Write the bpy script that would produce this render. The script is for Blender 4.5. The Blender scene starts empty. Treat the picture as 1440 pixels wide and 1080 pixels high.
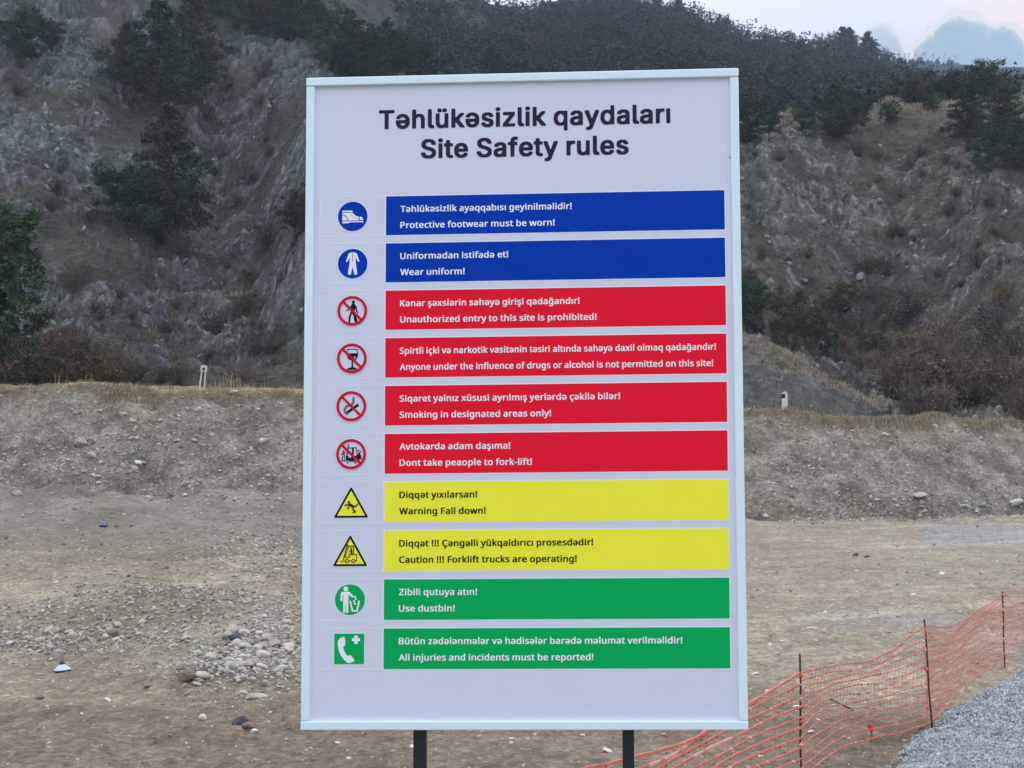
import bpy, math, random, json
import numpy as np
from mathutils import Vector, Matrix
from mathutils.geometry import tessellate_polygon

random.seed(7)
rng = np.random.default_rng(11)
SC = bpy.context.scene
COL = SC.collection
R = math.radians

# ------------------------------------------------------------------ camera
F = 1800.0                      # focal length in photo pixels (photo 1440 wide)
PITCH, ROLL, CAMZ = 0.0701925, -0.00243, 2.0
cam = bpy.data.cameras.new('camera')
cam.sensor_width = 36.0
cam.lens = 36.0 * F / 1440.0
cam.clip_end = 6000
cam.clip_start = 0.05
cam_ob = bpy.data.objects.new('camera', cam)
COL.objects.link(cam_ob)
_f = Vector((0, math.cos(PITCH), math.sin(PITCH)))
_u0 = Vector((0, -math.sin(PITCH), math.cos(PITCH)))
_r0 = Vector((1, 0, 0))
_c, _s = math.cos(ROLL), math.sin(ROLL)
_r = _r0 * _c + _u0 * _s
_u = -_r0 * _s + _u0 * _c
M = Matrix((( _r.x, _u.x, -_f.x, 0), (_r.y, _u.y, -_f.y, 0), (_r.z, _u.z, -_f.z, CAMZ), (0, 0, 0, 1)))
cam_ob.matrix_world = M
SC.camera = cam_ob

# ------------------------------------------------------------------ sky and sun
SUN_EL, SUN_AZ = 16.0, 32.0     # the sun stands low behind the hill, to the right of the view
world = bpy.data.worlds.new('World')
SC.world = world
world.use_nodes = True
wt = world.node_tree
wt.nodes.clear()


def wn(t, **k):
    n = wt.nodes.new(t)
    for a, b in k.items():
        setattr(n, a, b)
    return n


def wmath(op, a, b=None, c=None, clamp=False):
    n = wn('ShaderNodeMath', operation=op)
    n.use_clamp = clamp
    for i, v in enumerate((a, b, c)):
        if v is None:
            continue
        if isinstance(v, (int, float)):
            n.inputs[i].default_value = v
        else:
            wt.links.new(v, n.inputs[i])
    return n.outputs[0]


def wmix(fac, a, b, mode='MIX'):
    n = wn('ShaderNodeMix', data_type='RGBA', blend_type=mode)
    for i, v in ((0, fac), (6, a), (7, b)):
        if isinstance(v, (int, float)):
            n.inputs[i].default_value = v
        elif isinstance(v, tuple):
            n.inputs[i].default_value = (*v, 1)
        else:
            wt.links.new(v, n.inputs[i])
    return n.outputs[2]


SKY_STRENGTH = 0.12
sky = wn('ShaderNodeTexSky', sky_type='NISHITA')
sky.sun_disc = False
sky.sun_elevation = R(SUN_EL)
sky.sun_rotation = R(SUN_AZ)
sky.altitude = 800
sky.dust_density = 1.5
tc = wn('ShaderNodeTexCoord')
sep = wn('ShaderNodeSeparateXYZ')
wt.links.new(tc.outputs['Generated'], sep.inputs[0])
dx, dy, dz = sep.outputs
ysafe = wmath('MAXIMUM', dy, 0.05)
su = wmath('DIVIDE', dx, ysafe)
sv = wmath('DIVIDE', dz, ysafe)
nz = wn('ShaderNodeTexNoise')
nz.inputs['Scale'].default_value = 58
nz.inputs['Detail'].default_value = 5
nz.inputs['Roughness'].default_value = 0.68
wt.links.new(tc.outputs['Generated'], nz.inputs['Vector'])
nzo = wmath('SUBTRACT', nz.outputs['Fac'], 0.5)


def px2uv(px, py):
    return (px - 720) / F, math.tan(PITCH + math.atan((540 - py) / F))


def puff(px, py, rx, ry, wob=0.62):
    u, v = px2uv(px, py)
    a = wmath('DIVIDE', wmath('SUBTRACT', su, u), rx / F)
    b = wmath('DIVIDE', wmath('SUBTRACT', sv, v), ry / F)
    d = wmath('SQRT', wmath('ADD', wmath('MULTIPLY', a, a), wmath('MULTIPLY', b, b)))
    return wmath('SUBTRACT', d, wmath('MULTIPLY', nzo, wob))


puffs = [puff(1372, 98, 70, 84), puff(1325, 104, 38, 60), puff(1424, 98, 48, 72), puff(1352, 62, 30, 36), puff(1252, 92, 38, 58), puff(1226, 108, 30, 46), puff(1280, 112, 22, 46), puff(1500, 100, 70, 66), puff(1620, 130, 130, 60)]
d = puffs[0]
for p in puffs[1:]:
    d = wmath('SMOOTH_MIN', d, p, 0.05)
front = wmath('GREATER_THAN', dy, 0.1)
rim = wn('ShaderNodeValToRGB')
rim.color_ramp.elements[0].position = 0.0
rim.color_ramp.elements[0].color = (.185, .26, .345, 1)
rim.color_ramp.elements[1].position = 1.0
rim.color_ramp.elements[1].color = (.36, .37, .40, 1)
e = rim.color_ramp.elements.new(.70); e.color = (.20, .275, .35, 1)
e = rim.color_ramp.elements.new(.83); e.color = (.26, .33, .39, 1)
e = rim.color_ramp.elements.new(.93); e.color = (.47, .475, .48, 1)
wt.links.new(d, rim.inputs[0])
cum = wmath('MULTIPLY', wmath('MULTIPLY', wmath('SUBTRACT', 1.05, d), 8.0, clamp=True), front)
# high thin overcast: pale, warmer towards the low sun, all round the sky, with blue showing through higher up
nz2 = wn('ShaderNodeTexNoise')
nz2.inputs['Scale'].default_value = 3.2
nz2.inputs['Detail'].default_value = 6
nz2.inputs['Roughness'].default_value = 0.55
mp = wn('ShaderNodeMapping')
mp.inputs['Scale'].default_value = (1, 1, 3.0)
wt.links.new(tc.outputs['Generated'], mp.inputs[0])
wt.links.new(mp.outputs[0], nz2.inputs['Vector'])
toward = wmath('MULTIPLY', wmath('SUBTRACT', wmath('ADD', wmath('MULTIPLY', dx, math.sin(R(SUN_AZ))), wmath('MULTIPLY', dy, math.cos(R(SUN_AZ)))), 0.75), 4.0, clamp=True)
pale = wmix(toward, (.50, .54, .64), (.285, .295, .335))
warmth = wmath('MULTIPLY', wmath('SUBTRACT', su, 0.29), 6.0, clamp=True)
pale = wmix(wmath('MULTIPLY', warmth, front), pale, (.56, .41, .32))
pale = wmix(wmath('MULTIPLY', nz2.outputs['Fac'], 0.30), pale, (.29, .33, .40))
veil = wmath('MULTIPLY', wmath('SUBTRACT', 1.75, dz), wmath('ADD', 0.55, nz2.outputs['Fac']), clamp=True)
high = wmath('MULTIPLY', wmath('SUBTRACT', dz, 0.22), 1.28, clamp=True)
pale = wmix(high, pale, (1.10, 1.16, 1.40))
skyc = wmix(1.0, sky.outputs[0], (SKY_STRENGTH,) * 3, 'MULTIPLY')
allsky = wmix(veil, skyc, pale)
lightc = wmath('MULTIPLY', wmath('SUBTRACT', (1300 - 720) / F, su), 30.0, clamp=True)
rimc = wmix(wmath('MULTIPLY', lightc, .6), rim.outputs[0], (.37, .405, .435))
allsky = wmix(cum, allsky, rimc)
scl = wmix(1.0, allsky, (1 / SKY_STRENGTH,) * 3, 'MULTIPLY')
bg = wn('ShaderNodeBackground')
bg.inputs['Strength'].default_value = SKY_STRENGTH
wt.links.new(scl, bg.inputs['Color'])
wo = wn('ShaderNodeOutputWorld')
wt.links.new(bg.outputs[0], wo.inputs[0])

sun = bpy.data.lights.new('sun', 'SUN')
sun.energy = 0.8
sun.angle = R(14)
sun.color = (1.0, .9, .78)
sun_ob = bpy.data.objects.new('sun', sun)
COL.objects.link(sun_ob)
_d = Vector((math.sin(R(SUN_AZ)) * math.cos(R(SUN_EL)), math.cos(R(SUN_AZ)) * math.cos(R(SUN_EL)), math.sin(R(SUN_EL))))
sun_ob.rotation_euler = _d.to_track_quat('Z', 'Y').to_euler()

SC.view_settings.view_transform = 'Standard'
SC.view_settings.look = 'None'
SC.view_settings.exposure = 0.94
SC.view_settings.gamma = 1.0
SC.view_settings.use_curve_mapping = False
SC.cycles.max_bounces = 5
SC.cycles.volume_bounces = 0
SC.cycles.use_denoising = True

# ------------------------------------------------------------------ materials
def mat(name, build):
    m = bpy.data.materials.new(name)
    m.use_nodes = True
    nt = m.node_tree
    p = nt.nodes['Principled BSDF']
    p.inputs['Roughness'].default_value = 0.9
    p.inputs['Specular IOR Level'].default_value = 0.25

    def N(t, ins=None, **k):
        n = nt.nodes.new(t)
        for a, b in k.items():
            setattr(n, a, b)
        for a, v in (ins or {}).items():
            if hasattr(v, 'is_linked') or isinstance(v, bpy.types.NodeSocket):
                nt.links.new(v, n.inputs[a])
            else:
                n.inputs[a].default_value = v
        return n

    def mix(fac, a, b, mode='MIX'):
        n = nt.nodes.new('ShaderNodeMix')
        n.data_type = 'RGBA'
        n.blend_type = mode
        for i, v in ((0, fac), (6, a), (7, b)):
            if isinstance(v, bpy.types.NodeSocket):
                nt.links.new(v, n.inputs[i])
            elif isinstance(v, tuple):
                n.inputs[i].default_value = (*v, 1)[:4]
            else:
                n.inputs[i].default_value = v
        return n.outputs[2]

    def noise(scale, detail=4, rough=.6, vec=None, out='Fac'):
        n = N('ShaderNodeTexNoise', {'Scale': scale, 'Detail': detail, 'Roughness': rough})
        if vec is not None:
            nt.links.new(vec, n.inputs['Vector'])
        return n.outputs[out]

    def ramp(fac, pts):
        n = nt.nodes.new('ShaderNodeValToRGB')
        el = n.color_ramp.elements
        while len(el) < len(pts):
            el.new(0.5)
        for q, (pos, c) in zip(el, pts):
            q.position = pos
            q.color = (*c, 1) if isinstance(c, tuple) else (c, c, c, 1)
        nt.links.new(fac, n.inputs[0])
        return n.outputs[0]

    def base(v):
        if isinstance(v, bpy.types.NodeSocket):
            nt.links.new(v, p.inputs['Base Color'])
        else:
            p.inputs['Base Color'].default_value = (*v, 1)

    def bump(h, strength, dist):
        n = N('ShaderNodeBump', {'Strength': strength, 'Distance': dist})
        nt.links.new(h, n.inputs['Height'])
        nt.links.new(n.outputs[0], p.inputs['Normal'])
    build(p, N, mix, noise, ramp, base, bump)
    return m


def plain(name, col, rough=.9, var=0.0, scale=6.0, metal=0.0, spec=.25):
    def b(p, N, mix, noise, ramp, base, bump):
        p.inputs['Roughness'].default_value = rough
        p.inputs['Metallic'].default_value = metal
        p.inputs['Specular IOR Level'].default_value = spec
        g = N('ShaderNodeTexCoord').outputs['Object']
        n = noise(scale, 4, .6, g)
        c = mix(n, tuple(x * (1 - var) for x in col), tuple(min(1, x * (1 + var)) for x in col))
        base(c)
    return mat(name, b)


def terrain_mat(name, fine):
    def b(p, N, mix, noise, ramp, base, bump):
        at = N('ShaderNodeAttribute', attribute_name='Tint').outputs['Color']
        g = N('ShaderNodeNewGeometry').outputs['Position']
        n1 = noise(fine * .18, 6, .7, g)
        n2 = noise(fine, 5, .72, g)
        v = N('ShaderNodeTexVoronoi', {'Scale': fine * 1.1, 'Vector': g}, feature='F1')
        speck = ramp(v.outputs['Color'], [(0, .72), (.62, .95), (.86, 1.12), (1, 1.65)])
        c = mix(1.0, at, ramp(n1, [(.3, .70), (.5, 1.0), (.72, 1.32)]), 'MULTIPLY')
        c = mix(1.0, c, ramp(n2, [(.3, .62), (.5, 1.0), (.7, 1.4)]), 'MULTIPLY')
        c = mix(1.0, c, speck, 'MULTIPLY')
        base(c)
        hh = mix(.5, n2, v.outputs['Distance'])
        bump(hh, .9, .5 / fine)
    return mat(name, b)


M_ground = terrain_mat('stony_dirt', 16.0)
M_bank = terrain_mat('bank_earth', 7.0)
M_hill = terrain_mat('hill_rock_and_earth', 2.6)
M_far = terrain_mat('far_hill', .8)


def stone_mat(name, cols, sc=9):
    def b(p, N, mix, noise, ramp, base, bump):
        oi = N('ShaderNodeObjectInfo').outputs['Random']
        g = N('ShaderNodeNewGeometry').outputs['Position']
        k = len(cols) - 1
        c = ramp(oi, [(i / k, q) for i, q in enumerate(cols)])
        n = noise(sc, 5, .7, g)
        c = mix(1.0, c, ramp(n, [(.3, .68), (.5, 1.), (.7, 1.35)]), 'MULTIPLY')
        base(c)
        bump(n, .5, .01)
    return mat(name, b)


M_stone = stone_mat('river_stone', [(.24, .22, .18), (.40, .36, .28), (.52, .48, .38), (.38, .37, .32), (.44, .36, .28), (.60, .56, .46)])
M_stone_dark = stone_mat('dark_stone', [(.07, .075, .085), (.085, .09, .10)])
M_stone_brown = stone_mat('brown_stone', [(.22, .16, .12), (.20, .15, .12)])
M_stone_pale = stone_mat('pale_stone', [(.60, .56, .47), (.66, .62, .55)])
M_clod = stone_mat('dark_soil_clod', [(.12, .09, .065), (.10, .08, .06)])


def pebble_mat(name, dark, light):
    def b(p, N, mix, noise, ramp, base, bump):
        rnd = N('ShaderNodeNewGeometry').outputs['Random Per Island']
        base(ramp(rnd, [(0, dark), (.55, tuple((a + b_) / 2 for a, b_ in zip(dark, light))), (1, light)]))
    return mat(name, b)


M_pebble = pebble_mat('pebbles', (.21, .195, .16), (.56, .53, .455))
M_gravel = pebble_mat('crushed_gravel', (.20, .215, .215), (.60, .63, .61))
M_grass = pebble_mat('dry_grass', (.22, .175, .105), (.46, .385, .25))
M_panel = plain('printed_panel', (.705, .742, .815), .38, .022, 1.6, spec=.4)
M_frame = plain('painted_aluminium', (.77, .92, .94), .35, .03, 5, spec=.5)
M_post = plain('black_post_paint', (.012, .016, .022), .45, .25, 30, spec=.4)
M_white = plain('white_print', (.90, .92, .93), .4, .01, spec=.4)
M_line = plain('pale_print_line', (.84, .88, .92), .4, .01, spec=.4)
M_blue = plain('blue_print', (.001, .048, .42), .5, .04, spec=.06)
M_red = plain('red_print', (.90, .012, .036), .5, .05, spec=.06)
M_ringred = plain('crimson_print', (.66, .008, .04), .5, .05, spec=.06)
M_yellow = plain('yellow_print', (.98, .95, .050), .5, .02, spec=.06)
M_green = plain('green_print', (.002, .44, .105), .5, .03, spec=.06)
M_ink = plain('black_print', (.018, .014, .020), .4, .02, spec=.06)
M_title = plain('title_ink', (.035, .024, .055), .4, .02, spec=.06)
M_grey = plain('grey_print', (.22, .18, .26), .4, .02, spec=.06)
M_net = plain('orange_plastic_net', (.60, .19, .125), .6, .18, 2.5)
M_netpale = plain('pale_plastic_net', (.80, .40, .32), .5, .1, 8)
M_rust = plain('rusty_rebar', (.07, .04, .03), .8, .4, 30)
M_concrete = plain('whitewashed_concrete', (.62, .61, .56), .85, .14, 9)
M_marker = plain('black_marker_band', (.03, .03, .035), .7, .1)
M_tin = plain('pale_blue_plastic', (.52, .62, .66), .4, .12, 40, spec=.5)
M_pipe = plain('mauve_plastic_pipe', (.28, .22, .24), .6, .15, 40)
M_scrap = plain('blue_scrap', (.05, .16, .42), .5, .1)
M_redtape = plain('red_tape', (.85, .03, .02), .5, .1)
M_bark = plain('bark', (.075, .05, .035), .9, .3, 8)


def leaf_mat(name, a, b_, c_):
    def b(p, N, mix, noise, ramp, base, bump):
        oi = N('ShaderNodeObjectInfo').outputs['Random']
        rnd = N('ShaderNodeNewGeometry').outputs['Random Per Island']
        c = ramp(rnd, [(0, a), (.5, b_), (1, c_)])
        c = mix(1.0, c, ramp(oi, [(0, (.62, .68, .74)), (.5, (.86, .86, .86)), (1, (1.22, 1.02, .78))]), 'MULTIPLY')
        g = N('ShaderNodeNewGeometry').outputs['Position']
        c = mix(1.0, c, ramp(noise(.55, 3, .6, g), [(.34, .62), (.5, .95), (.66, 1.45)]), 'MULTIPLY')
        base(c)
    return mat(name, b)


M_pine = leaf_mat('pine_needles', (.022, .038, .022), (.045, .068, .036), (.09, .105, .055))
M_leaf = leaf_mat('green_leaves', (.018, .044, .024), (.036, .082, .038), (.08, .125, .055))
M_olive = leaf_mat('olive_scrub', (.05, .05, .03), (.085, .078, .045), (.13, .11, .065))
M_twig = leaf_mat('bare_reddish_twigs', (.10, .080, .058), (.155, .125, .093), (.22, .18, .135))
M_ywell = leaf_mat('yellowing_scrub', (.09, .075, .03), (.14, .11, .045), (.20, .15, .06))

# ------------------------------------------------------------------ mesh helpers
def link(o, parent=None):
    COL.objects.link(o)
    if parent is not None:
        o.parent = parent
    return o


def mesh_from_np(name, V, faces, mats, smooth=False, fmat=None):
    V = np.ascontiguousarray(V, dtype=np.float32)
    faces = np.ascontiguousarray(faces, dtype=np.int32)
    me = bpy.data.meshes.new(name)
    me.vertices.add(len(V))
    me.vertices.foreach_set('co', V.ravel())
    k = faces.shape[1]
    me.loops.add(faces.size)
    me.loops.foreach_set('vertex_index', faces.ravel())
    me.polygons.add(len(faces))
    me.polygons.foreach_set('loop_start', np.arange(0, faces.size, k, dtype=np.int32))
    me.polygons.foreach_set('use_smooth', np.full(len(faces), smooth, dtype=bool))
    for m in mats:
        me.materials.append(m)
    if fmat is not None:
        me.polygons.foreach_set('material_index', np.asarray(fmat, dtype=np.int32))
    me.update()
    return me


def mesh_obj(name, verts, faces, mats, parent=None, smooth=False, fmat=None):
    me = bpy.data.meshes.new(name)
    me.from_pydata([tuple(v) for v in verts], [], faces)
    for m in (mats if isinstance(mats, (list, tuple)) else [mats]):
        me.materials.append(m)
    if fmat is not None:
        me.polygons.foreach_set('material_index', fmat)
    if smooth:
        me.polygons.foreach_set('use_smooth', [True] * len(me.polygons))
    me.update()
    return link(bpy.data.objects.new(name, me), parent)


def thing(name, label, cat, loc=(0, 0, 0), group=None):
    o = bpy.data.objects.new(name, None)
    o.empty_display_size = .1
    o.location = loc
    COL.objects.link(o)
    return tag(o, label, cat, group)


def tag(o, label=None, cat=None, group=None, kind=None):
    if label: o['label'] = label
    if cat: o['category'] = cat
    if group: o['group'] = group
    if kind: o['kind'] = kind
    return o


class Geo:
    def __init__(s):
        s.v, s.f, s.m = [], [], []

    def add(s, V, Fs, mi=0):
        b = len(s.v)
        s.v += [tuple(x) for x in V]
        s.f += [[i + b for i in f] for f in Fs]
        s.m += [mi] * len(Fs)

    def box(s, lo, hi, mi=0, bev=0.0):
        x0, y0, z0 = lo
        x1, y1, z1 = hi
        s.add([(x0, y0, z0), (x1, y0, z0), (x1, y1, z0), (x0, y1, z0), (x0, y0, z1), (x1, y0, z1), (x1, y1, z1), (x0, y1, z1)],
              [(0, 3, 2, 1), (4, 5, 6, 7), (0, 1, 5, 4), (1, 2, 6, 5), (2, 3, 7, 6), (3, 0, 4, 7)], mi)

    def tube(s, pts, radii, n=6, mi=0, cap=True):
        pts = [Vector(p) for p in pts]
        rings = []
        V = []
        for i, p in enumerate(pts):
            t = (pts[min(i + 1, len(pts) - 1)] - pts[max(i - 1, 0)]).normalized()
            a = t.cross(Vector((0, 0, 1)))
            if a.length < .05:
                a = Vector((1, 0, 0))
            a.normalize()
            b = a.cross(t)
            r = radii[i] if hasattr(radii, '__len__') else radii
            for k in range(n):
                q = 2 * math.pi * (k + .5) / n
                V.append(p + a * math.cos(q) * r + b * math.sin(q) * r)
        Fs = []
        for i in range(len(pts) - 1):
            for k in range(n):
                k2 = (k + 1) % n
                Fs.append((i * n + k, i * n + k2, (i + 1) * n + k2, (i + 1) * n + k))
        if cap:
            Fs.append(tuple(range(n))[::-1])
            Fs.append(tuple((len(pts) - 1) * n + k for k in range(n)))
        s.add(V, Fs, mi)

    def obj(s, name, mats, parent=None, smooth=False):
        return mesh_obj(name, s.v, s.f, mats, parent, smooth, s.m)

# ------------------------------------------------------------------ noise (numpy)
def _hash(ix, iy, iz, seed):
    h = (ix.astype(np.int64) * 374761393 + iy.astype(np.int64) * 668265263 + iz.astype(np.int64) * 2147483647 + seed * 974711) & 0xffffffff
    h = ((h ^ (h >> 13)) * 1274126177) & 0xffffffff
    h = h ^ (h >> 16)
    return (h & 0xffffff) / float(0xffffff)


def vnoise(x, y, seed=0):
    ix, iy = np.floor(x), np.floor(y)
    fx, fy = x - ix, y - iy
    zero = np.zeros_like(ix)

    def g(a, b):
        t = _hash(ix + a, iy + b, zero, seed) * 2 * np.pi
        return np.cos(t) * (fx - a) + np.sin(t) * (fy - b)
    ux = fx * fx * fx * (fx * (fx * 6 - 15) + 10)
    uy = fy * fy * fy * (fy * (fy * 6 - 15) + 10)
    a = g(0, 0) * (1 - ux) + g(1, 0) * ux
    b = g(0, 1) * (1 - ux) + g(1, 1) * ux
    return (a * (1 - uy) + b * uy) * 1.4


def fbm(x, y, oct=4, seed=0, gain=.5, ridged=False):
    a, s, n = 1.0, 0.0, 0.0
    for i in range(oct):
        v = vnoise(x * 2 ** i + i * 17.3, y * 2 ** i - i * 9.1, seed + i)
        if ridged:
            v = 1 - 2 * np.abs(v)
        s = s + v * a
        n += a
        a *= gain
    return s / n


def facets(x, y, seed=0):
    """each Voronoi cell a flat tilted face: broken rock"""
    ix, iy = np.floor(x), np.floor(y)
    best = np.full(x.shape, 9.0)
    val = np.zeros(x.shape)
    z = np.zeros_like(ix)
    for a in (-1, 0, 1):
        for b in (-1, 0, 1):
            cx = ix + a + _hash(ix + a, iy + b, z, seed)
            cy = iy + b + _hash(ix + a, iy + b, z, seed + 1)
            dd = (x - cx) ** 2 + (y - cy) ** 2
            hgt = _hash(ix + a, iy + b, z, seed + 2) - .5
            gx = _hash(ix + a, iy + b, z, seed + 3) - .5
            gy = _hash(ix + a, iy + b, z, seed + 4) - .5
            m = dd < best
            best = np.where(m, dd, best)
            val = np.where(m, hgt + gx * (x - cx) * 1.6 + gy * (y - cy) * 1.6, val)
    return val


def sstep(a, b, x):
    t = np.clip((x - a) / (b - a), 0, 1)
    return t * t * (3 - 2 * t)

# ------------------------------------------------------------------ terrain
def tanel(py):
    return math.tan(PITCH + math.atan((540 - py) / F))


#  photo column : ten stations (depth in metres, photo row): bank foot, bank crest, hill foot, two on the face, spur, behind it, wooded slope, skyline, beyond
KEYS = {
    -700: [(50, None), (57, 541), (62, 538), (90, 420), (115, 220), (135, 110), (155, 0), (180, -120), (230, -330), (320, -340)],
    0: [(50, None), (57, 541), (62, 540), (88, 410), (112, 215), (130, 100), (150, 10), (175, -90), (230, -300), (320, -310)],
    100: [(50, None), (57, 541), (62, 541), (86, 425), (108, 250), (128, 120), (148, 20), (175, -90), (240, -280), (320, -290)],
    200: [(50, None), (57, 543), (62, 544), (90, 430), (118, 230), (138, 100), (155, 15), (185, -70), (260, -240), (330, -240)],
    300: [(50, None), (57, 546), (63, 550), (97, 440), (125, 290), (142, 130), (160, 30), (195, -60), (290, -200), (360, -200)],
    360: [(50, None), (57, 548), (63, 552), (92, 440), (118, 300), (138, 140), (160, 35), (200, -50), (300, -170), (370, -160)],
    430: [(50, None), (57, 550), (63, 550), (82, 400), (108, 215), (130, 130), (160, 60), (210, -20), (310, -130), (380, -120)],
    560: [(50, None), (57, 555), (64, 550), (86, 420), (112, 240), (130, 160), (165, 90), (230, 40), (330, -60), (400, -50)],
    640: [(51, None), (58, 560), (65, 555), (88, 420), (116, 245), (130, 185), (165, 130), (240, 75), (335, -25), (400, -10)],
    690: [(51, None), (58, 562), (66, 560), (90, 420), (118, 240), (130, 200), (165, 150), (245, 85), (345, 12), (400, 30)],
    740: [(51, None), (58, 564), (66, 562), (90, 425), (118, 240), (130, 205), (165, 165), (250, 85), (350, 18), (410, 40)],
    770: [(51, None), (58, 565), (66, 564), (90, 425), (118, 240), (130, 205), (165, 170), (250, 85), (352, 8), (410, 40)],
    850: [(51, None), (58, 568), (66, 566), (90, 425), (118, 238), (130, 205), (165, 175), (255, 85), (360, -8), (420, 30)],
    900: [(51, None), (58, 570), (67, 568), (90, 430), (118, 238), (131, 205), (165, 180), (260, 90), (360, 8), (420, 40)],
    950: [(51, None), (58, 572), (67, 570), (90, 440), (118, 236), (132, 202), (165, 185), (262, 95), (365, 24), (420, 50)],
    1000: [(52, None), (59, 575), (67, 575), (90, 440), (118, 234), (132, 200), (165, 185), (265, 105), (370, 42), (430, 70)],
    1040: [(49.5, None), (59, 577), (68, 578), (90, 440), (118, 230), (132, 198), (165, 185), (268, 110), (375, 54), (430, 80)],
    1110: [(49.5, None), (60, 580), (70, 600), (92, 470), (120, 230), (134, 190), (168, 182), (270, 120), (380, 66), (440, 90)],
    1160: [(50, None), (60, 583), (71, 608), (94, 490), (122, 240), (136, 186), (170, 182), (275, 122), (382, 76), (440, 95)],
    1215: [(51, None), (61, 588), (72, 612), (96, 500), (124, 235), (138, 182), (172, 182), (278, 130), (386, 74), (440, 98)],
    1262: [(52, None), (61, 592), (72, 615), (98, 500), (124, 225), (138, 168), (172, 175), (280, 135), (392, 96), (450, 112)],
    1330: [(53.5, None), (62, 592), (72, 610), (96, 500), (120, 225), (136, 154), (172, 165), (285, 145), (398, 118), (450, 122)],
    1390: [(55, None), (63, 594), (72, 600), (90, 470), (112, 260), (132, 155), (170, 165), (288, 150), (402, 125), (450, 130)],
    1440: [(56, None), (65, 600), (74, 590), (90, 450), (112, 260), (132, 160), (170, 160), (290, 140), (405, 112), (450, 120)],
    2100: [(62, None), (67, 605), (76, 590), (92, 430), (116, 240), (136, 130), (175, 120), (290, 90), (405, 60), (450, 60)],
}
kx = np.array(sorted(KEYS))
KY = np.array([[p[0] for p in KEYS[k]] for k in kx], float)
KZ = np.array([[0.0 if p[1] is None else CAMZ + p[0] * tanel(p[1]) for p in KEYS[k]] for k in kx])

s_in = np.linspace(-.435, .435, 780)
s_out = .435 + np.cumsum(np.geomspace(.003, 1.2, 34))
S = np.concatenate([-s_out[::-1], s_in, s_out])
nc = len(S)
yr = [np.linspace(3, 8, 14)[:-1]]
ypx = np.linspace(666 + 3600 / 8, 666 + 3600 / 46, 205)
yr.append(3600 / (ypx - 666))
yr.append(np.linspace(46, 66, 215)[1:])
yr.append(np.linspace(66, 142, 500)[1:])
yr.append(np.linspace(142, 185, 60)[1:])
yr.append(np.linspace(185, 450, 150)[1:])
YR = np.concatenate(yr)
nr = len(YR)
cols_px = 720 + F * S
col_Y = np.stack([np.interp(cols_px, kx, KY[:, j]) for j in range(10)], 1)
col_Y[:, 0] += fbm(S * 16, S * 0, 3, 481) * 2.6 * (1 - .6 * sstep(950, 1050, cols_px)) - 1.2 * (1 - sstep(450, 950, cols_px))
col_Z = np.stack([np.interp(cols_px, kx, KZ[:, j]) for j in range(10)], 1)
Zb = np.zeros((nr, nc))
for c in range(nc):
    Zb[:, c] = np.interp(YR, col_Y[c], col_Z[c])
Zb[YR[:, None] < col_Y[None, :, 0]] = 0
YY = np.repeat(YR[:, None], nc, 1)
XX = YY * S[None, :]
PXX = np.repeat(cols_px[None, :], nr, 0)
foot = np.repeat(col_Y[None, :, 0], nr, 0)
crest = np.repeat(col_Y[None, :, 1], nr, 0)
spur = np.repeat(col_Y[None, :, 5], nr, 0)
bankm = sstep(foot - 1.2, foot + .8, YY) * (1 - sstep(crest - .6, crest + .6, YY))
crestm = sstep(crest - .5, crest + .5, YY) * (1 - sstep(crest + 4, crest + 8, YY))
hillm = sstep(crest + 3, crest + 9, YY)
farm = sstep(spur + 10, spur + 40, YY)
plainm = 1 - sstep(foot - 1.5, foot + .5, YY)

leftm_ = 1 - sstep(380, 700, PXX)
# side hillocks behind the bank: a rock rib left of the sign and a scree mound right of it
Z = Zb.copy()
rib_x, rib_y = (492 - 720) / F * 76, 76
rd = np.hypot((XX - rib_x) / 5.6, (YY - rib_y) / 9.0)
ribn = fbm(XX * .35, YY * .35, 3, 91)
rib = np.clip(1.05 - rd + ribn * .18, 0, 1)
Z = np.maximum(Z, Z + rib * 6.0)
mx, my = (985 - 720) / F * 73, 73
md = np.hypot((XX - mx) / 10.2, (YY - my) / 7.0)
mound = np.clip(1.0 - md, 0, 1) ** .9
mtop = 5.0 + 5.4 * mound
Zm = np.where((mound > 0), mtop + fbm(XX * .5, YY * .5, 4, 33) * .35, -99)
mound_mask = (Zm > Z) & (YY > crest + 1.5)
Z = np.where(mound_mask, Zm, Z)

big = fbm(XX * .045, YY * .045, 4, 5)
rockn = .8 * fbm(XX * .05 + 3, YY * .06, 4, 21) + .75 * fbm(XX * .28, YY * .28, 4, 27, .65) + .03
rock = sstep(-.06, .16, rockn + .10 * hillm - .25 * farm - .22 * np.exp(-((YY - spur + 6) / 11) ** 2) * sstep(1030, 1100, PXX))
rock = np.clip(rock + (rib > .15) * 1.0, 0, 1) * (1 - .8 * mound_mask)
wx = XX + 1.8 * fbm(XX * .3, YY * .3, 2, 61)
wy = YY + 1.8 * fbm(XX * .3 + 9, YY * .3, 2, 64)
hn = big * 3.4 * sstep(crest + 8, crest + 30, YY)
hn += fbm(wx * .13, wy * .07, 3, 71, ridged=True) * 1.5 * sstep(crest + 4, crest + 18, YY)
qx, qy = wx * .88 + wy * .47, -wx * .47 + wy * .88
rk = facets(qx * .22, qy * .42, 101) * .8 + facets(qx * .55, qy * 1.1, 111) * .5 + facets(qx * 1.3, qy * 2.4, 121) * .30 + fbm(qx * 1.4, qy * 1.8, 3, 127, ridged=True) * .22
led = fbm(XX * .16 + 4, YY * .55 + XX * .12, 3, 133, ridged=True)
rk = rk * .85 + (led - .35) * 1.25
sft = fbm(XX * .5, YY * .5, 4, 131) * .55 + facets(wx * 1.3, wy * 1.1, 141) * .16
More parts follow.
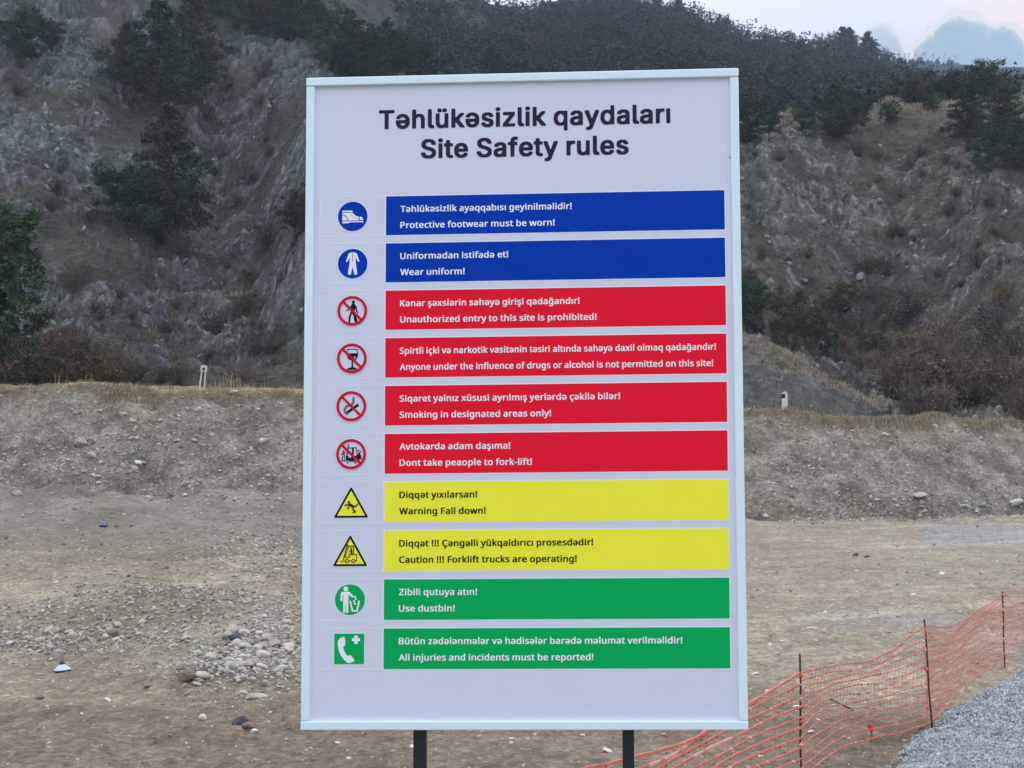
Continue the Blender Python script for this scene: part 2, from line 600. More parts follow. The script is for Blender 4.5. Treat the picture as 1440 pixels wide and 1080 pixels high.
fade = sstep(crest + 2, crest + 10, YY) * (1 - .45 * farm)
Z += hillm * (hn + fade * (rock * rk + (1 - rock) * sft))
lip = np.exp(-((YY - crest + .75) / .45) ** 2) * np.clip(.35 + 1.4 * fbm(XX * .6, XX * 0 + 2, 3, 501), 0, 1)
Z -= .42 * lip
apron = leftm_ * sstep(36, 50, YY) ** 1.5 * (1 - sstep(foot - .6, foot + 1.5, YY))
Z += apron * (.75 + .9 * fbm(XX * .14, YY * .2, 3, 505))
# bank: rills, slumps, cobbly surface
bn = fbm(XX * .30, YY * .45, 3, 201) * .85 + fbm(XX * 1.0, YY * 1.2, 3, 211, ridged=True) * .22 + fbm(XX * 3.0, YY * 3.0, 3, 221) * .085
bn += facets(XX * 2.2, YY * 2.2, 231) * .10
Z += bankm * bn
Z += crestm * (fbm(XX * .25, YY * .25, 3, 241) * .28 + fbm(XX * 2, YY * 2, 2, 245) * .06)
# foot of the bank: heaps of slid earth
ftm = np.exp(-((YY - foot + 2.2) / 2.4) ** 2)
Z += ftm * (.42 + .8 * fbm(XX * .22, YY * .3, 4, 251)) * (1 - .7 * sstep(900, 1100, PXX))
# plain: ruts, low heaps
tz = sstep(9, 14, YY)
Z += plainm * (fbm(XX * .12, YY * .25, 4, 261) * .16 * tz + fbm(XX * .8, YY * 1.3, 4, 271) * .07 + fbm(XX * 3, YY * 3, 4, 281) * .03 + facets(XX * 9, YY * 6, 285) * .016)
leftm = 1 - sstep(300, 620, PXX)
Z += plainm * leftm * sstep(16, 24, YY) * (.22 + .55 * fbm(XX * .16, YY * .22, 4, 291, ridged=True) * .6)
# the long low heap with the stones left of the sign (two lobes)
def hump(px, py, rx, ry, h):
    Y0 = 3600 / (py - 666)
    X0 = (px - 720) / F * Y0
    return h * np.exp(-((XX - X0) / rx) ** 2 - ((YY - Y0) / ry) ** 2)
for a in ((60, 892, 1.9, .9, .24), (180, 888, 1.4, .8, .20), (300, 900, 1.8, 1.0, .26), (390, 915, 1.5, 1.1, .30), (350, 955, 1.1, .6, .16), (255, 962, .5, .3, .07), (420, 880, 2.2, 1.4, .30)):
    Z += hump(*a)


def gz(X, Y):
    """height of the finished ground at X, Y (bilinear in the grid)"""
    X = np.asarray(X, float)
    Y = np.asarray(Y, float)
    Yc = np.clip(Y, YR[0], YR[-1] - 1e-3)
    s = np.clip(X / Yc, S[0], S[-1] - 1e-6)
    i = np.clip(np.searchsorted(YR, Yc) - 1, 0, nr - 2)
    j = np.clip(np.searchsorted(S, s) - 1, 0, nc - 2)
    a = (Yc - YR[i]) / (YR[i + 1] - YR[i])
    b = (s - S[j]) / (S[j + 1] - S[j])
    return (Z[i, j] * (1 - b) + Z[i, j + 1] * b) * (1 - a) + (Z[i + 1, j] * (1 - b) + Z[i + 1, j + 1] * b) * a


def place(px, py, ymin=5.0):
    """the spot of ground seen at a photo position"""
    s = (px - 720) / F
    j = int(np.clip(np.searchsorted(S, s) - 1, 0, nc - 2))
    b = (s - S[j]) / (S[j + 1] - S[j])
    zc = Z[:, j] * (1 - b) + Z[:, j + 1] * b
    ray = CAMZ + YR * tanel(py + (px - 720) * ROLL * -1)
    hit = np.nonzero((zc >= ray) & (YR > ymin))[0]
    if len(hit) == 0:
        return None
    i = hit[0]
    if i > 0 and zc[i - 1] > ray[i - 1]:
        return None
    if i == 0:
        Y = YR[0]
    else:
        d0, d1 = ray[i - 1] - zc[i - 1], zc[i] - ray[i]
        Y = YR[i - 1] + (YR[i] - YR[i - 1]) * d0 / max(d0 + d1, 1e-9)
    return Vector((s * Y, Y, float(gz(s * Y, Y))))


# colours of the ground (albedo), by what lies there
def lerp(a, b, t):
    return a + (b - a) * t[..., None]


C = lambda *c: np.array(c, float)
shape = Z.shape
T = np.zeros((*shape, 3))
n_a = fbm(XX * .5, YY * .22, 5, 301)
n_b = fbm(XX * .16, YY * .12, 4, 311)
ypix = 666 + 3600 / YY
dirt = lerp(C(.235, .205, .160), C(.35, .315, .25), sstep(-.3, .35, n_a))
dirt = lerp(dirt, C(.46, .405, .32)[None, None], .75 * sstep(.12, .45, n_a) * sstep(10, 12, YY) * (1 - sstep(18, 24, YY)))
dirt = lerp(dirt, C(.185, .155, .122)[None, None], .75 * sstep(975, 1010, ypix + 26 * n_b))           # dark damp soil near the sign
dirt = lerp(dirt, C(.34, .315, .255)[None, None], .6 * sstep(950, 1150, PXX) * sstep(11, 14, YY))
dirt = lerp(dirt, C(.215, .195, .165)[None, None], .7 * (1 - sstep(500, 900, PXX)) * sstep(22, 30, YY))
pat = sstep(1285, 1300, PXX + 18 * n_a) * sstep(35.5, 37, YY) * (1 - sstep(46, 48.5, YY))                         # grey gravel spread on the far right
dirt = lerp(dirt, C(.30, .325, .34)[None, None], .85 * pat)
n_c = fbm(XX * .45 + 7, YY * .30, 3, 321)
gr2 = sstep(.02, .25, n_c) * sstep(1090, 1180, PXX) * (1 - sstep(17, 21, YY)) * sstep(10.5, 12, YY)
dirt = lerp(dirt, C(.30, .32, .32)[None, None], .55 * gr2)
bank = lerp(C(.175, .16, .135), C(.30, .28, .24), sstep(-.35, .4, fbm(XX * .5, YY * .6, 5, 331)))
bank = lerp(bank, C(.16, .13, .09)[None, None], .8 * sstep(crest - 1.5, crest - .3, YY + .5 * n_a))  # shade of the undercut below the grassy lip, painted as a dark strip
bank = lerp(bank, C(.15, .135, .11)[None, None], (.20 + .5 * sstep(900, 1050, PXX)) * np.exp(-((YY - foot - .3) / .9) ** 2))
grassc = lerp(C(.30, .21, .10), C(.50, .37, .19), sstep(-.3, .3, fbm(XX * 1.5, YY * 1.5, 3, 341)))
earth = lerp(C(.075, .068, .050), C(.145, .125, .092), sstep(-.3, .35, fbm(XX * .25, YY * .2, 4, 351)))
earth = lerp(earth, C(.175, .15, .115)[None, None], .5 * sstep(.1, .4, fbm(XX * .12, YY * .12, 3, 361)))
rockc = lerp(C(.085, .092, .090), C(.185, .19, .175), sstep(-.35, .35, fbm(wx * .5, wy * .4, 5, 371)))
rockc = lerp(rockc, C(.40, .41, .38)[None, None], .62 * sstep(.12, .42, fbm(qx * 1.5, qy * 2.6, 3, 381, .75) + .45 * fbm(XX * .08, YY * .08, 2, 385)))
rockc = rockc * (.82 + .5 * sstep(.1, .75, led) + .45 * facets(qx * 1.3, qy * 2.4, 121))[..., None]
hillc = earth * (1 - rock[..., None]) + rockc * rock[..., None]
hillc = lerp(hillc, C(.045, .052, .038)[None, None], .85 * farm)
hillc = lerp(hillc, C(.14, .105, .07)[None, None], .35 * farm * sstep(.05, .3, fbm(XX * .06, YY * .05, 3, 391)))
spurg = np.exp(-((YY - spur + 1.5) / 3.5) ** 2) * sstep(1020, 1080, PXX)
hillc = lerp(hillc, C(.25, .215, .155)[None, None], .75 * np.clip(spurg, 0, 1))
mgrass = mound_mask * sstep(.30, .42, mound) * (md < 3)
hillc = np.where(mound_mask[..., None], lerp(C(.155, .165, .155)[None, None] * (1 + .5 * fbm(XX * 1.2, YY * 1.2, 4, 393))[..., None] * np.ones_like(hillc), C(.25, .215, .15)[None, None], sstep(my - 2.4, my - 1.0, YY) * 1.0), hillc)
dirt = dirt * (1 + .30 * fbm(XX * 5, YY * 2.2, 4, 325, .7) + .22 * fbm(XX * .35 + YY * .22, YY * .9, 4, 327))[..., None]
dirt = lerp(dirt, bank * 1.0, .85 * leftm_ * sstep(29, 44, YY))
vt = YY - .62 * XX
ruts = sstep(.05, .4, fbm(vt * .75, (XX + YY) * .035, 3, 509)) * sstep(1000, 1120, PXX) * sstep(11, 15, YY)
dirt = dirt * (1 + .30 * ruts)[..., None]
dirt = dirt * C(.95, .885, .76); bank = bank * C(1.0, .94, .80)
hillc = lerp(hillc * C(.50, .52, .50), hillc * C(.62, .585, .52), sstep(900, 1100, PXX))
grassc = grassc * .86
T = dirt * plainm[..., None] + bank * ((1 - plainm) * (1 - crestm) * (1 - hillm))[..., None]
cm = np.clip(crestm, 0, 1)
T = T * (1 - cm[..., None]) + grassc * cm[..., None]
T = T * (1 - hillm[..., None]) + hillc * hillm[..., None]
T = np.clip(T, .02, .9)


def strip(name, r0, r1, m, c0=0, c1=None, step=1):
    c1 = nc if c1 is None else c1
    sub = (slice(r0, r1), slice(c0, c1))
    V = np.stack([XX[sub], YY[sub], Z[sub]], -1).reshape(-1, 3)
    h, w = r1 - r0, c1 - c0
    idx = np.arange(h * w).reshape(h, w)
    Fq = np.stack([idx[:-1, :-1], idx[:-1, 1:], idx[1:, 1:], idx[1:, :-1]], -1).reshape(-1, 4)
    me = mesh_from_np(name, V, Fq, [m], smooth=False)
    ca = me.color_attributes.new('Tint', 'FLOAT_COLOR', 'POINT')
    tc_ = np.concatenate([T[sub].reshape(-1, 3), np.ones((h * w, 1))], 1).astype(np.float32)
    ca.data.foreach_set('color', tc_.ravel())
    o = link(bpy.data.objects.new(name, me))
    o['kind'] = 'structure'
    return o


r_a = int(np.searchsorted(YR, 49.0))
r_b = int(np.searchsorted(YR, 68.0))
r_c = int(np.searchsorted(YR, 150.0))
strip('ground', 0, r_a + 1, M_ground).data.polygons.foreach_set('use_smooth', [True] * ((r_a) * (nc - 1)))
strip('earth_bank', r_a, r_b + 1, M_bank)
strip('rocky_hillside', r_b, r_c + 1, M_hill)
strip('wooded_hill', r_c, nr, M_far)

# the level ground behind and beside the camera, just under the near edge
def sheet(name, quads, m, col):
    V = [v for q in quads for v in q]
    Fs = [tuple(range(i * 4, i * 4 + 4)) for i in range(len(quads))]
    o = mesh_obj(name, V, Fs, m)
    ca = o.data.color_attributes.new('Tint', 'FLOAT_COLOR', 'POINT')
    ca.data.foreach_set('color', list((*col, 1)) * len(V))
    o['kind'] = 'structure'
    return o


sheet('ground', [[(-1500, -1500, -.12), (1500, -1500, -.12), (1500, 40, -.12), (-1500, 40, -.12)],
                 [(-2500, 40, -.14), (2500, 40, -.14), (2500, 2500, -6), (-2500, 2500, -6)]], M_ground, (.22, .19, .15))

# far blue ridge seen in the gap of the skyline
fx = np.linspace(60, 620, 260)
prof = np.array([tanel(93 + 7 * math.sin(x * .021) - (x - 300) * .018) for x in fx]) * 820 + CAMZ + fbm(fx * .05, fx * 0, 4, 401) * 3.0
rows = 26
fv, ff, fc = [], [], []
for r_ in range(rows):
    t = r_ / (rows - 1)
    for i, x in enumerate(fx):
        y = 620 + 200 * t
        z = prof[i] * (t ** .8) + (1 - t) * 20 + fbm(np.array([x * .03]), np.array([y * .03]), 4, 411)[0] * 5 * (1 - t)
        fv.append((x * (y / 820), y, z))
for r_ in range(rows - 1):
    for i in range(len(fx) - 1):
        a = r_ * len(fx) + i
        ff.append((a, a + 1, a + len(fx) + 1, a + len(fx)))
fr = mesh_obj('distant_ridge', fv, ff, M_far)
ca = fr.data.color_attributes.new('Tint', 'FLOAT_COLOR', 'POINT')
fcol = np.tile(np.array([.018, .026, .032, 1]), (len(fv), 1))
ca.data.foreach_set('color', fcol.astype(np.float32).ravel())
fr['kind'] = 'structure'

# air: a closed box of thin haze round camera and scene
hz = Geo()
hz.box((-1400, -600, -8), (1400, 1300, 330))
M_haze = bpy.data.materials.new('valley_haze')
M_haze.use_nodes = True
hn_ = M_haze.node_tree
hn_.nodes.clear()
pv = hn_.nodes.new('ShaderNodeVolumePrincipled')
pv.inputs['Color'].default_value = (.66, .81, 1.0, 1)
pv.inputs['Density'].default_value = 0.00034
pv.inputs['Anisotropy'].default_value = 0.2
ho = hn_.nodes.new('ShaderNodeOutputMaterial')
hn_.links.new(pv.outputs[0], ho.inputs['Volume'])
HAZE = True
if HAZE:
    h = hz.obj('haze', [M_haze])
    h['kind'] = 'stuff'

